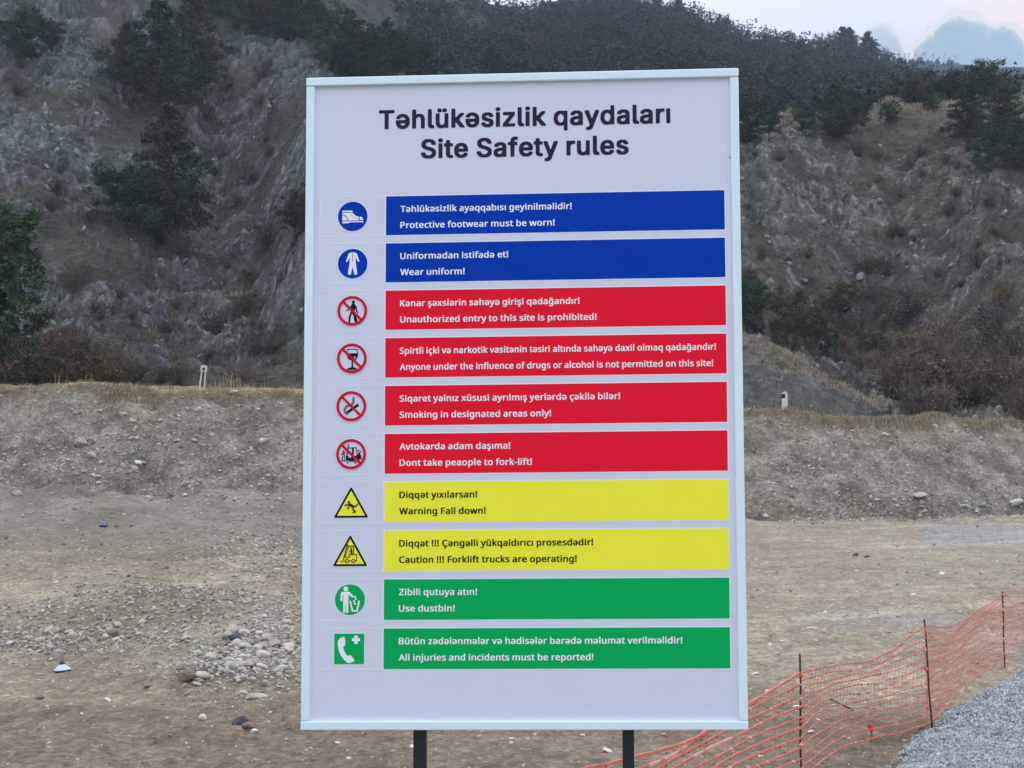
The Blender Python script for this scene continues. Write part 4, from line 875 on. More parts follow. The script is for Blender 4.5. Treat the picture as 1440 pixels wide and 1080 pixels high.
class Print:
    """flat print: layered outlines in board coordinates"""
    def __init__(s, cx=0, cz=0, k=1.0, o=.0008):
        s.g, s.mats, s.cx, s.cz, s.k, s.o = Geo(), [], cx, cz, k, o

    def mi(s, m):
        if m not in s.mats:
            s.mats.append(m)
        return s.mats.index(m)

    def poly(s, pts, m, layer=0):
        P = [(s.cx + x * s.k, s.cz + z * s.k) for x, z in pts]
        tris = tessellate_polygon([[Vector((x, z, 0)) for x, z in P]])
        s.g.add([sp(x, z, s.o + layer * .0005) for x, z in P], [t for t in tris], s.mi(m))

    def disc(s, x, z, r, m, layer=0, n=48, rz=None):
        rz = rz or r
        s.poly([(x + r * math.cos(2 * math.pi * i / n), z + rz * math.sin(2 * math.pi * i / n)) for i in range(n)], m, layer)

    def ring(s, x, z, r0, r1, m, layer=0, n=56):
        V = []
        for i in range(n):
            a = 2 * math.pi * i / n
            for r in (r0, r1):
                V.append(sp(s.cx + (x + r * math.cos(a)) * s.k, s.cz + (z + r * math.sin(a)) * s.k, s.o + layer * .0005))
        s.g.add(V, [(2 * i, 2 * i + 1, (2 * i + 3) % (2 * n), (2 * i + 2) % (2 * n)) for i in range(n)], s.mi(m))

    def line(s, pts, w, m, layer=0, round_=True):
        """stroke: one quad per leg, a disc at each joint a hair above it"""
        for (x0, z0), (x1, z1) in zip(pts, pts[1:]):
            L = math.hypot(x1 - x0, z1 - z0) or 1e-6
            ax, az = -(z1 - z0) / L * w / 2, (x1 - x0) / L * w / 2
            s.poly([(x0 + ax, z0 + az), (x1 + ax, z1 + az), (x1 - ax, z1 - az), (x0 - ax, z0 - az)], m, layer)
            layer += .12
        if round_:
            for x, z in pts:
                s.disc(x, z, w / 2, m, layer, 12)
                layer += .05

    def obj(s, name, parent):
        return s.g.obj(name, s.mats, parent)


GCACHE = {}


def glyph_mesh(fontkey, ch):
    if (fontkey, ch) in GCACHE:
        return GCACHE[(fontkey, ch)]
    cu = bpy.data.curves.new('glyph', 'CURVE')
    cu.dimensions = '2D'
    cu.fill_mode = 'BOTH'
    for pl in GLY[fontkey][ch][1]:
        q = np.array([int(v) for v in pl.split()], float).reshape(-1, 2) / 400.0
        spn = cu.splines.new('POLY')
        spn.points.add(len(q) - 1)
        buf = np.zeros((len(q), 4), np.float32)
        buf[:, :2] = q
        buf[:, 3] = 1
        spn.points.foreach_set('co', buf.ravel())
        spn.use_cyclic_u = True
    tmp = bpy.data.objects.new('tmp', cu)
    me = bpy.data.meshes.new_from_object(tmp)
    V = [(v.co[0], v.co[1]) for v in me.vertices]
    Fs = [tuple(p.vertices) for p in me.polygons]
    bpy.data.objects.remove(tmp)
    bpy.data.curves.remove(cu)
    bpy.data.meshes.remove(me)
    GCACHE[(fontkey, ch)] = (V, Fs)
    return V, Fs


def text_obj(name, txt, fontkey, x0, base, x1, cap, m, parent, o=.0024):
    G = GLY[fontkey]
    pen, items = 0.0, []
    for n_, ch in enumerate(txt):
        if ch != ' ':
            V, Fs = glyph_mesh(fontkey, ch)
            items.append((pen, V, Fs, n_ % 2))
        pen += G[ch][0]
    xs = [p_ + v[0] for p_, V, _, _ in items for v in V]
    mn, mx_ = min(xs), max(xs)
    kx_ = (x1 - x0) / (mx_ - mn)
    capv = [int(v) for v in ' '.join(G['D' if 'D' in G else 'T'][1]).split()][1::2]
    size = cap / ((max(capv) - min(capv)) / 400.0)
    base -= size * min(capv) / 400.0
    g = Geo()
    for p_, V, Fs, odd in items:
        g.add([sp(x0 + (p_ + v[0] - mn) * kx_, base + v[1] * size, o + .0001 * odd) for v in V], Fs)
    return g.obj(name, [m], parent)


def shz(x, z):          # measured positions hold the board's own slant; take it out again
    return z - SHEAR * x


tobj = text_obj('heading', 'Təhlükəsizlik qaydaları', 'title', -.568, 1.0725, .5905, .0775, M_title, sign, .0012)
tobj['label'] = 'black heading in two languages'
text_obj('heading', 'Site Safety rules', 'title', -.399, .9510, .425, .0775, M_title, sign, .0012)

ROWS = [("Təhlükəsizlik ayaqqabısı geyinilməlidir!", "Protective footwear must be worn!", .1992, .1316, M_blue, 'blue'),
        ("Uniformadan istifadə et!", "Wear uniform!", -.0521, -.2242, M_blue, 'blue'),
        ("Kənar şəxslərin sahəyə girişi qadağandır!", "Unauthorized entry to this site is prohibited!", .2277, .2942, M_red, 'red'),
        ("Spirtli içki və narkotik vasitənin təsiri altında sahəyə daxil olmaq qadağandır!", "Anyone under the influence of drugs or alcohol is not permitted on this site!", .757, .7457, M_red, 'red'),
        ("Siqaret yalnız xüsusi ayrılmış yerlərdə çəkilə bilər!", "Smoking in designated areas only!", .3833, .1141, M_red, 'red'),
        ("Avtokarda adam daşıma!", "Dont take peaople to fork-lift!", -.0457, .0385, M_red, 'red'),
        ("Diqqət yıxılarsan!", "Warning Fall down!", -.1755, -.1422, M_yellow, 'yellow'),
        ("Diqqət !!! Çəngəlli yükqaldırıcı prosesdədir!", "Caution !!! Forklift trucks are operating!", .2743, .2106, M_yellow, 'yellow'),
        ("Zibili qutuya atın!", "Use dustbin!", -.1756, -.2627, M_green, 'green'),
        ("Bütün zədələnmələr və hadisələr barədə məlumat verilməlidir!", "All injuries and incidents must be reported!", .6137, .2726, M_green, 'green')]
ICON_C = [(-.6705, .7181), (-.6696, .5286), (-.6695, .3402), (-.67, .1516), (-.671, -.0372), (-.6707, -.2255), (-.6695, -.4142), (-.672, -.6022), (-.6718, -.7912), (-.6736, -.9808)]


def pic_base(p, i):
    if i < 2:
        p.disc(0, 0, 1.06, M_line, 0); p.disc(0, 0, 1.0, M_blue, 1)
    elif i < 6:
        p.disc(0, 0, 1.05, M_line, 0); p.disc(0, 0, .98, M_panel, 1)


def pic_ban(p, slim=.17):
    p.line([(-.68, .68), (.68, -.68)], slim, M_ringred, 7, False)
    p.ring(0, 0, .82, 1.0, M_ringred, 8)


def pictogram(i, parent):
    cx, cz = ICON_C[i]
    cz = shz(cx, cz)
    p = Print(cx, cz, .0592, .0008)
    pic_base(p, i)
    W, K = M_white, M_ink
    if i == 0:
        p.poly([(-.70, .40), (-.02, .40), (-.02, .29), (-.70, .30)], W, 2)
        p.poly([(-.70, .25), (-.02, .25), (.10, .13), (.22, .02), (.40, -.02), (.40, -.28), (-.70, -.28)], W, 2)
        p.poly([(.47, -.02), (.56, -.03), (.65, -.10), (.71, -.20), (.71, -.26), (.47, -.26)], W, 2)
        p.poly([(-.70, -.34), (.71, -.32), (.71, -.44), (.60, -.40), (-.20, -.40), (-.32, -.46), (-.70, -.46)], W, 2)
        p.line([(-.69, .12), (-.52, .06), (-.40, -.08), (-.32, -.27)], .045, M_blue, 3)
        for k in range(4):
            x = -.10 + k * .11
            p.line([(x, .10 - k * .075), (x + .05, .02 - k * .07)], .03, M_blue, 3, False)
    elif i == 1:
        p.poly([(-.10, .76), (.10, .76), (.27, .69), (.46, .16), (.36, .11), (.20, .42), (.20, .12), (.32, -.72), (.12, -.75), (0, -.20), (-.12, -.75), (-.32, -.72), (-.20, .12), (-.20, .42), (-.36, .11), (-.46, .16), (-.27, .69)], W, 2)
        p.line([(0, .72), (0, .12)], .045, M_grey, 3, False)
        p.line([(.06, .52), (.14, .50)], .03, M_grey, 3, False)
    elif i == 2:
        p.disc(.06, .58, .11, K, 2, 20)
        p.poly([(-.02, .48), (.14, .48), (.28, .30), (.34, -.02), (.42, -.14), (.36, -.18), (.26, -.06), (.19, .16), (.16, -.04), (.30, -.50), (.36, -.72), (.20, -.80), (.14, -.72), (.08, -.36), (-.02, -.18), (-.12, -.42), (-.14, -.82), (-.27, -.82), (-.25, -.42), (-.10, -.06), (-.10, .16), (-.24, .06), (-.44, -.06), (-.40, .02), (-.16, .24)], K, 2)
        pic_ban(p)
    elif i == 3:
        p.line([(-.30, .60), (.33, .60)], .06, K, 2)
        p.line([(-.30, .60), (-.34, .34)], .05, K, 2)
        p.line([(.33, .60), (.40, .30)], .05, K, 2)
        p.poly([(-.34, .34), (.42, .34), (.40, .10), (.30, -.06), (.15, -.14), (-.05, -.14), (-.22, -.06), (-.32, .10)], K, 3)
        p.disc(.20, .06, .055, W, 4, 12)
        p.poly([(-.02, -.14), (.08, -.14), (.08, -.60), (-.02, -.60)], K, 4)
        p.poly([(-.34, -.70), (-.02, -.58), (.08, -.58), (.38, -.70), (.34, -.76), (-.30, -.76)], K, 5)
        pic_ban(p)
    elif i == 4:
        p.poly([(-.32, -.34), (-.22, -.50), (.52, .02), (.42, .17)], K, 3)
        p.line([(-.30, -.52), (-.42, -.38), (-.44, -.18), (-.34, -.02), (-.14, .04), (.04, .10), (.13, .24), (.14, .52)], .17, M_grey, 2)
        pic_ban(p, .15)
    elif i == 5:
        p.line([(-.18, .62), (-.32, -.34)], .08, K, 2)
        p.line([(-.18, .40), (.34, .42), (.40, -.10)], .06, K, 2)
        p.line([(.12, .40), (.12, .0)], .13, K, 2)
        p.poly([(-.36, -.10), (-.20, -.12), (-.14, -.26), (.30, -.10), (.56, -.02), (.58, -.34), (.46, -.50), (-.36, -.50)], K, 3)
        p.disc(-.22, -.54, .10, W, 4, 16); p.disc(-.22, -.54, .065, K, 5, 16)
        p.disc(.28, -.54, .10, W, 4, 16); p.disc(.28, -.54, .075, K, 5, 16)
        p.poly([(-.66, -.42), (-.38, -.42), (-.38, -.48), (-.68, -.48)], K, 2)
        p.line([(-.60, -.44), (-.56, .0)], .07, K, 2)
        p.line([(-.46, -.44), (-.44, .0)], .06, K, 2)
        p.disc(-.52, .20, .07, M_ringred, 3, 12)
        p.line([(-.66, .02), (-.52, .06), (-.38, .12)], .07, M_ringred, 2)
        p.line([(-.52, .0), (-.50, .14)], .12, M_ringred, 2)
        p.disc(.50, .22, .07, M_ringred, 3, 12)
        p.line([(.40, -.02), (.54, .02), (.66, .18)], .07, M_ringred, 2)
        p.line([(.54, -.30), (.54, .04)], .14, K, 4)
        p.line([(.62, -.10), (.68, -.34)], .08, K, 2)
        pic_ban(p)
    elif i in (6, 7):
        oz = -.06
        tri = [(0, .98 + oz), (1.05, -.88 + oz), (-1.05, -.88 + oz)]
        p.line(tri + tri[:1], .24, M_line, 0)
        p.poly([(0, .98 + oz), (1.05, -.88 + oz), (-1.05, -.88 + oz)], M_yellow, 1.2)
        p.line(tri + tri[:1], .135, K, 2)
        if i == 6:
            p.disc(-.15, .02, .08, K, 4, 14)
            p.line([(-.40, -.20), (-.14, -.12)], .085, K, 4)
            p.poly([(-.20, -.07), (-.04, -.06), (.16, -.18), (.22, -.32), (.06, -.34), (-.12, -.20)], K, 4)
            p.line([(-.10, -.20), (-.22, -.42)], .085, K, 4.5)
            p.line([(.12, -.26), (.32, -.27), (.44, -.10)], .085, K, 4.6)
            p.line([(.12, -.28), (.14, -.46), (.30, -.62)], .095, K, 4.7)
            p.line([(.30, -.62), (.12, -.66)], .07, K, 5)
        else:
            p.line([(-.18, .40), (-.46, -.62)], .07, K, 3)
            p.line([(-.10, .34), (-.32, -.42)], .045, K, 3)
            p.line([(-.46, -.72), (-.64, -.66)], .05, K, 3)
            p.line([(-.14, .30), (.22, .30), (.22, -.24)], .055, K, 4)
            p.line([(-.08, -.24), (.44, -.24), (.44, -.66), (-.36, -.66)], .055, K, 4)
            p.line([(-.30, -.42), (-.04, -.42), (-.02, -.28)], .05, K, 5)
            p.disc(.06, .16, .055, K, 4, 12)
            p.line([(.08, .06), (.10, -.18)], .12, K, 4)
            p.line([(.06, .0), (-.06, -.08)], .05, K, 4)
            for x in (-.22, .22):
                p.disc(x, -.66, .13, K, 6, 20)
                p.disc(x, -.66, .065, M_yellow, 7, 16)
    elif i == 8:
        p.disc(0, 0, 1.06, M_line, 0); p.disc(0, 0, 1.0, M_green, 1)
        p.disc(-.28, .70, .155, W, 2, 24)
        p.poly([(-.52, .52), (-.05, .52), (.08, .40), (.22, .22), (.40, .24), (.40, .32), (.36, .34), (-.08, .30), (-.12, .24), (-.10, -.86), (-.24, -.86), (-.27, -.15), (-.30, -.86), (-.44, -.86), (-.44, .28), (-.48, .28), (-.48, -.08), (-.62, -.08), (-.62, .38)][:6] +
               [(.36, .16), (.16, .14), (.02, .24), (-.10, .32), (-.10, -.86), (-.24, -.86), (-.27, -.15), (-.30, -.86), (-.44, -.86), (-.44, .30), (-.485, .30), (-.485, -.08), (-.62, -.08), (-.62, .38)], W, 2)
        p.line([(.02, -.12), (.18, -.74), (.48, -.74), (.60, -.10)], .11, W, 3)
        for x, z in ((.38, .06), (.28, -.10), (.34, -.26)):
            p.disc(x, z, .07, W, 4, 14)
    else:
        p.poly([(-1.04, -1.04), (1.04, -1.04), (1.04, 1.04), (-1.04, 1.04)], M_line, 0)
        p.poly([(-.99, -.99), (.99, -.99), (.99, .99), (-.99, .99)], M_green, 1)
        p.poly([(-.34, .80), (-.60, .70), (-.74, .54), (-.76, .30), (-.68, -.10), (-.52, -.46), (-.32, -.72), (-.10, -.90), (.06, -.92), (.36, -.78), (.32, -.68), (.12, -.42), (.02, -.40), (-.12, -.44), (-.28, -.22), (-.40, .10), (-.28, .24), (-.26, .50), (-.32, .78)], W, 2)
        p.poly([(.34, .86), (.56, .86), (.56, .70), (.72, .70), (.72, .50), (.56, .50), (.56, .32), (.34, .32), (.34, .50), (.18, .50), (.18, .70), (.34, .70)], W, 2)
    return p.obj('pictogram', parent)


for i, (t1, t2, e1, e2, m, cn) in enumerate(ROWS):
    top = .8005 - .18877 * i
    bot = top - .1558
    x0, x1 = -.5375 - .0002 * i, .7985 - .0003 * i
    pr = Print(0, 0, 1, .0006)
    lw = .0042
    pr.poly(rect(x0 - lw, bot - lw, x1 + lw, top + lw), M_line, 0)
    pr.poly(rect(x0, bot, x1, top), m, 1)
    ban = pr.obj('rule_banner', sign)
    ban['label'] = cn + ' banner reading ' + ' '.join(t2.split()[:6]).strip('!')
    tm = M_ink if m is M_yellow else M_white
    b1 = top - (.0600 - .0004 * i) - .0045
    b2 = top - (.1255 - .0006 * i) - .0035
    text_obj('lettering', t1, 'body', -.480, b1, e1, .0252, tm, ban)
    text_obj('lettering', t2, 'body', -.480, b2, e2, .0252, tm, ban)
    ib = Print(0, 0, 1, .0006)
    bx0 = -.8025 - .0003 * i
    t_ = .0034
    for q in (rect(bx0, top, x0 - lw - .001, top + t_), rect(bx0, bot - t_, x0 - lw - .001, bot), rect(bx0, bot + .0001, bx0 + t_, top - .0001), rect(x0 - lw - .0025, bot + .0001, x0 - lw - .0005, top - .0001)):
        ib.poly(q, M_line, 0)
    box = ib.obj('icon_box', sign)
    pictogram(i, box)
# two specks of dirt on the board's right margin
for x, z in ((.835, -.545), (.822, .93)):
    pr = Print(x, z, 1, .0012)
    pr.disc(0, 0, .0035, M_grey, 0, 9)
    pr.obj('dirt_speck', sign)

# ------------------------------------------------------------------ stones
def ico(sub):
    import bmesh
    bm = bmesh.new()
    bmesh.ops.create_icosphere(bm, subdivisions=sub, radius=1)
    V = np.array([v.co[:] for v in bm.verts])
    Fs = np.array([[v.index for v in f.verts] for f in bm.faces])
    bm.free()
    return V, Fs


I1, I2, I3 = ico(1), ico(2), ico(3)


def stone_verts(base, seed, flat=.55, ang=.5):
    r_ = np.random.default_rng(seed)
    V = base.copy()
    for _ in range(9):                      # plane cuts give worn facets
        n = r_.normal(size=3)
        n /= np.linalg.norm(n)
        dcut = .52 + .34 * r_.random()
        dd = V @ n
        k = np.clip(dd - dcut, 0, None)
        V -= (k * (1 - .15 * r_.random()))[:, None] * n[None]
    V *= (1 + ang * .10 * r_.normal(size=(len(V), 1)))
    V *= np.array([1, .62 + .35 * r_.random(), flat * (.8 + .5 * r_.random())])
    return V


STONES = []
for k in range(12):
    V = stone_verts(I2[0], 500 + k, .58)
    STONES.append((V, I2[1]))


def stone_mesh(k, m):
    V, Fs = STONES[k % 12]
    return mesh_from_np('stone', V, Fs, [m], smooth=(k % 4 == 0))


SMESH = {}


def put_stone(px, py, wpx, label, group=None, m=None, k=None, hf=1.0, name='stone', sink=.42, rot=None, ymin=5.0, cat='stone'):
    p = place(px, py, ymin)
    if p is None:
        return None
    m = m or M_stone
    k = random.randrange(12) if k is None else k
    key = (k, m.name)
    if key not in SMESH:
        SMESH[key] = stone_mesh(k, m)
    o = bpy.data.objects.new(name, SMESH[key])
    r_ = wpx / F * p.y / 2
    o.scale = (r_, r_, r_ * hf)
    o.rotation_euler = (random.uniform(-.3, .3), random.uniform(-.3, .3), random.uniform(-.5, .5) if rot is None else rot)
    o.location = p + Vector((0, r_ * .5, r_ * .5 * hf * (1 - sink)))
    o.location.z = float(gz(o.location.x, o.location.y)) + r_ * .45 * hf * (1 - sink)
    COL.objects.link(o)
    return tag(o, label, cat, group)


def in_sign(px, py, pad=8):
    return 425 - pad < px < 1048 + pad and py < 1026 - pad


for a in [
    (340, 1019, 29, 'flat dark slate stone lying on brown dirt beside a smaller brown one', M_stone_dark, .8),
    (354, 1026, 22, 'brown stone wedged against the flat dark slate stone', M_stone_brown, 1.0),
    (362, 1031, 12, 'small pale stone at the foot of the brown one by the slate', M_stone_pale, .9),
    (290, 1013, 12, 'pale triangular stone standing left of the dark slate', M_stone_pale, 1.7),
    (65, 984, 11, 'small brown stone on bare dirt nearest the photo left edge', M_stone_brown, 1.0),
    (157, 986, 14, 'flat pinkish pale stone alone on the dirt right of the plastic base', M_stone_pale, .6),
    (264, 961, 34, 'broad flat brownish boulder at the near edge of the stone heap', M_stone_brown, .9),
    (288, 957, 24, 'greenish pale boulder right beside the broad brownish one', M_stone, 1.1),
    (362, 984, 36, 'long flat stone lying lowest below the stone heap', M_stone, .55),
    (213, 968, 11, 'small dark stone at the left tip of the stone heap', M_stone_brown, .8),
    (334, 902, 20, 'round blue grey boulder near the top of the stone heap', M_stone_dark, 1.3),
    (397, 912, 12, 'small dark blue stone in the heap next to the sign edge', M_stone_dark, 1.0),
    (162, 897, 18, 'round orange brown boulder on the crest of the low heap', M_stone_brown, 1.2),
    (1320, 808, 10, 'small bright white stone on the dirt above the netting', M_stone_pale, .8),
    (1057, 949, 15, 'long white stone lying just right of the sign board', M_stone_pale, .5),
    (1139, 885, 14, 'flat white stone on the open dirt above the first stake', M_stone_pale, .5),
    (852, 1058, 18, 'pale flat stone on the dirt left of the right post', M_stone_pale, .6),
    (930, 1060, 11, 'small white stone between the net strands under the sign', M_stone_pale, 1.1),
    (583, 1052, 15, 'white stone half hidden behind the left post', M_stone_pale, .7),
    (112, 628, 20, 'large grey boulder stuck high in the left bank', M_stone, 1.2),
    (128, 650, 16, 'round grey boulder below the large one in the left bank', M_stone, 1.1),
    (172, 586, 15, 'pale flat boulder high under the crest of the left bank', M_stone, .8),
    (276, 579, 15, 'boulder poking out of the bank under the left marker post', M_stone, .9),
    (327, 555, 13, 'smooth pale green boulder at the bank crest right of the left marker post', M_stone_pale, 1.0),
    (24, 697, 18, 'grey boulder low in the bank by the left photo edge', M_stone, 1.0),
    (209, 703, 15, 'wedge shaped stone with a dark shadow low in the left bank', M_stone, .8),
    (194, 653, 13, 'pale stone midway up the left bank', M_stone_pale, .9),
    (186, 642, 14, 'flat grey stone resting above a pale one midway up the left bank', M_stone, .7),
    (261, 699, 9, 'bright pale stone low on the left bank', M_stone_pale, .9),
    (137, 676, 12, 'light stone below the two boulders of the left bank', M_stone_pale, .8),
    (1316, 604, 12, 'pale blue grey block at the grass edge of the right bank', M_stone_pale, 1.2),
    (1246, 615, 12, 'pale stone just under the grass of the right bank', M_stone_pale, .7),
    (1292, 705, 22, 'long flat boulder low on the right bank', M_stone, .6),
    (1355, 717, 15, 'grey boulder at the foot of the right bank near the gravel', M_stone, .8),
    (1428, 717, 26, 'large flat boulder at the foot of the bank by the right photo edge', M_stone, .6),
    (1075, 731, 10, 'whitish stone at the bank foot just right of the sign', M_stone_pale, 1.0),
    (1297, 1043, 0, '', None, 1)]:
    px, py, w, lab, m, hf = a
    if w:
        put_stone(px, py, w, lab, None, m, None, hf)
for px, py, w, lab in ((1199, 782, 11, 'dark soil clod left of its twin on the right dirt'), (1216, 784, 9, 'smaller dark soil clod right of its twin on the dirt'), (1286, 1027, 11, 'dark reddish clod under the net by the gravel edge')):
    put_stone(px, py, w, lab, None, M_clod, None, .8, name='soil_clod', cat='clod')


def scatter(n, region, smin, smax, label, group, m=None, power=2.0, hf=(.6, 1.1)):
    cnt = 0
    for _ in range(n * 6):
        if cnt >= n:
            break
        px, py = region()
        if in_sign(px, py, 4):
            continue
        w = smin + (smax - smin) * random.random() ** power
        if put_stone(px, py, w, label, group, m, None, random.uniform(*hf)):
            cnt += 1


def blob(cx, cy, sx_, sy_):
    return lambda: (random.gauss(cx, sx_), random.gauss(cy, sy_))


def uni(x0, x1, y0, y1):
    return lambda: (random.uniform(x0, x1), random.uniform(y0, y1))


scatter(100, blob(368, 922, 46, 24), 9, 24, 'rounded grey or buff river stone in the heap left of the sign', 'stones in the heap left of the sign', power=1.6)
scatter(14, blob(300, 950, 30, 12), 8, 18, 'rounded grey or buff river stone in the heap left of the sign', 'stones in the heap left of the sign')
scatter(36, blob(70, 900, 48, 11), 9, 18, 'rounded stone in the low row of stones at the left photo edge', 'stones in the low row at the left edge')
scatter(16, blob(225, 892, 45, 14), 8, 15, 'rounded stone on the earthy heap between the left row and the big heap', 'stones on the middle heap')
scatter(12, blob(90, 645, 70, 25), 6, 12, 'grey cobble sticking out of the left earth bank', 'cobbles in the left bank')
scatter(18, blob(235, 625, 90, 30), 6, 12, 'grey cobble sticking out of the left earth bank', 'cobbles in the left bank')
scatter(12, blob(300, 680, 70, 26), 5, 11, 'grey cobble sticking out of the left earth bank', 'cobbles in the left bank')
scatter(16, blob(380, 785, 40, 22), 6, 12, 'grey stone strewn at the bank foot left of the sign', 'stones strewn at the left bank foot')
scatter(14, uni(1052, 1440, 690, 732), 5, 11, 'grey stone low on the right earth bank', 'stones low on the right bank')
scatter(4, uni(1052, 1440, 610, 690), 4, 9, 'small pale stone on the right earth bank', 'stones up the right bank')
scatter(11, uni(1052, 1440, 745, 930), 6, 11, 'small pale stone on the open dirt right of the sign', 'pale stones on the right dirt', M_stone_pale, hf=(.4, .7))
scatter(10, uni(0, 420, 760, 880), 7, 14, 'grey stone on the rough ground between bank and heaps', 'stones on the rough ground at left')
scatter(11, uni(1060, 1300, 960, 1078), 7, 16, 'pale stone on the ground behind the orange net', 'pale stones behind the net', M_stone_pale, hf=(.4, .7))
scatter(6, uni(440, 860, 1034, 1078), 6, 12, 'pale stone on the dirt below the board', 'pale stones below the board', M_stone_pale, hf=(.4, .7))


# pebbles too many to count: joined meshes
def pebble_field(name, P, R_, m, base=I1, flat=.6):
    P = np.asarray(P)
    n = len(P)
    nv, nf = len(base[0]), len(base[1])
    vars_ = np.stack([stone_verts(base[0], 900 + k, flat, 1.4) for k in range(16)])
    idx = rng.integers(0, 16, n)
    V = vars_[idx]
    a = rng.random(n) * 6.283
    ca_, sa_ = np.cos(a), np.sin(a)
    x = V[..., 0] * ca_[:, None] - V[..., 1] * sa_[:, None]
    y = V[..., 0] * sa_[:, None] + V[..., 1] * ca_[:, None]
    tilt = rng.normal(0, .35, n)
    z = V[..., 2] + x * tilt[:, None]
    V = np.stack([x, y, z], -1) * np.asarray(R_)[:, None, None] + P[:, None, :]
    Fs = (base[1][None] + (np.arange(n) * nv)[:, None, None]).reshape(-1, 3)
    o = link(bpy.data.objects.new(name, mesh_from_np(name, V.reshape(-1, 3), Fs, [m])))
    o['kind'] = 'stuff'
    return o


OCT = (np.array([[1, 0, 0], [-1, 0, 0], [0, 1, 0], [0, -1, 0], [0, 0, 1], [0, 0, -1.]]), np.array([[0, 2, 4], [2, 1, 4], [1, 3, 4], [3, 0, 4], [2, 0, 5], [1, 2, 5], [3, 1, 5], [0, 3, 5]]))
# plain pebbles, even over the picture
n = 11000
py = 668 + 75 + rng.random(n) * 400
Yp = 3600 / (py - 666)
pxp = rng.random(n) * 1640 - 100
# denser where the heaps are
Xp = (pxp - 720) / F * Yp
keep = (Yp < 50) & (rng.random(n) < np.clip(.45 + .8 * fbm(Xp * .6, Yp * .5, 3, 431), .08, 1))
Xp, Yp = Xp[keep], Yp[keep]
rp = Yp / F * (1.1 + 3.0 * rng.random(len(Yp)) ** 3)
P = np.stack([Xp, Yp, gz(Xp, Yp) + rp * .2], 1)
o = pebble_field('pebbles', P, rp, M_pebble)
tag(o, 'loose grey and buff pebbles strewn over the whole dirt yard', 'pebbles')
# rubble round the heaps
hx, hy = [], []
for cx, cy, a, b, k in ((372, 925, 60, 28, 1700), (300, 950, 45, 16, 500), (70, 900, 70, 14, 1000), (225, 892, 60, 18, 700), (380, 790, 60, 30, 700), (180, 900, 120, 16, 600)):
    hx.append(rng.normal(cx, a, k)); hy.append(rng.normal(cy, b, k))
hx = np.concatenate(hx); hy = np.clip(np.concatenate(hy), 745, 1090)
Yp = 3600 / (hy - 666); Xp = (hx - 720) / F * Yp
rp = Yp / F * (1.2 + 3.2 * rng.random(len(Yp)) ** 2)
o = pebble_field('rubble', np.stack([Xp, Yp, gz(Xp, Yp) + rp * .3], 1), rp, M_pebble)
tag(o, 'small rubble filling the gaps between the heaped stones', 'rubble')
# cobbles in the bank, past the ones one can pick out
def cobble_field(spec, name, label):
    P_, R_ = [], []
    for cx, cy, a, b, k, r0, r1 in spec:
        for _ in range(k):
            q = place(random.gauss(cx, a), random.gauss(cy, b), 12)
            if q is None:
                continue
            r_ = q.y / F * (r0 + (r1 - r0) * random.random() ** 2.2)
            P_.append((q.x, q.y + r_ * .4, q.z + r_ * .25))
            R_.append(r_)
    o = pebble_field(name, np.array(P_), np.array(R_), M_stone_mix, I2, .65)
    tag(o, label, 'stones')


M_stone_mix = pebble_mat('mixed_cobbles', (.17, .16, .135), (.50, .47, .40))
cobble_field([(90, 645, 75, 26, 150, 1.6, 4.6), (240, 625, 95, 32, 230, 1.6, 4.8), (300, 680, 75, 28, 220, 1.5, 4.4), (60, 720, 60, 14, 70, 1.5, 4), (380, 785, 44, 24, 220, 1.6, 4.6), (370, 600, 40, 30, 70, 1.5, 4),
              (1250, 660, 130, 36, 260, 1.2, 3.2), (1300, 712, 100, 12, 230, 1.5, 4.4), (1120, 650, 40, 30, 110, 1.3, 3.4), (1140, 722, 60, 10, 60, 1.5, 3.6), (250, 830, 130, 30, 160, 1.6, 4), (150, 790, 120, 30, 200, 1.4, 3.8)], 'bank_cobbles', 'small cobbles embedded in the cut face and foot of the earth bank')
cobble_field([(368, 922, 58, 28, 520, 2.2, 5.5), (300, 950, 42, 14, 120, 2, 5), (70, 900, 62, 13, 260, 2, 5), (225, 892, 60, 15, 150, 2, 5), (1180, 1040, 60, 25, 60, 2, 4)], 'heap_cobbles', 'small cobbles packed between the larger stones of the heaps')
# pebbles in the bank
n = 9000
pxp = rng.random(n) * 1640 - 100
cf = np.interp(pxp, kx, KY[:, 0]); cc = np.interp(pxp, kx, KY[:, 1])
tt = rng.random(n)
Yp = cf - 1.5 + (cc - cf + 1.3) * tt
Xp = (pxp - 720) / F * Yp
keep = rng.random(n) < np.clip(.40 + 1.0 * fbm(Xp * .35, Yp * .6, 3, 441) + .25 * (tt < .4), .06, 1)
Xp, Yp = Xp[keep], Yp[keep]
rp = Yp / F * (1.0 + 2.6 * rng.random(len(Yp)) ** 3)
o = pebble_field('bank_pebbles', np.stack([Xp, Yp, gz(Xp, Yp) + rp * .25], 1), rp, M_pebble)
tag(o, 'pebbles and small stones studding the cut earth bank', 'pebbles')
# broken rock on the hillside
n = 5200
pxp = rng.random(n) * 1640 - 100
Yp = 68 + rng.random(n) ** .9 * 68
Xp = (pxp - 720) / F * Yp
jj = np.clip(np.searchsorted(S, Xp / Yp), 0, nc - 1); ii = np.clip(np.searchsorted(YR, Yp), 0, nr - 1)
keep = (rock[ii, jj] > .4)
Xp, Yp = Xp[keep], Yp[keep]
rp = .08 + .42 * rng.random(len(Yp)) ** 4
M_scree = pebble_mat('scree', (.09, .095, .09), (.34, .34, .31))
o = pebble_field('scree', np.stack([Xp, Yp, gz(Xp, Yp) + rp * .1], 1), rp, M_scree, flat=.8)
tag(o, 'broken grey rock lying on the rocky slope', 'rocks')

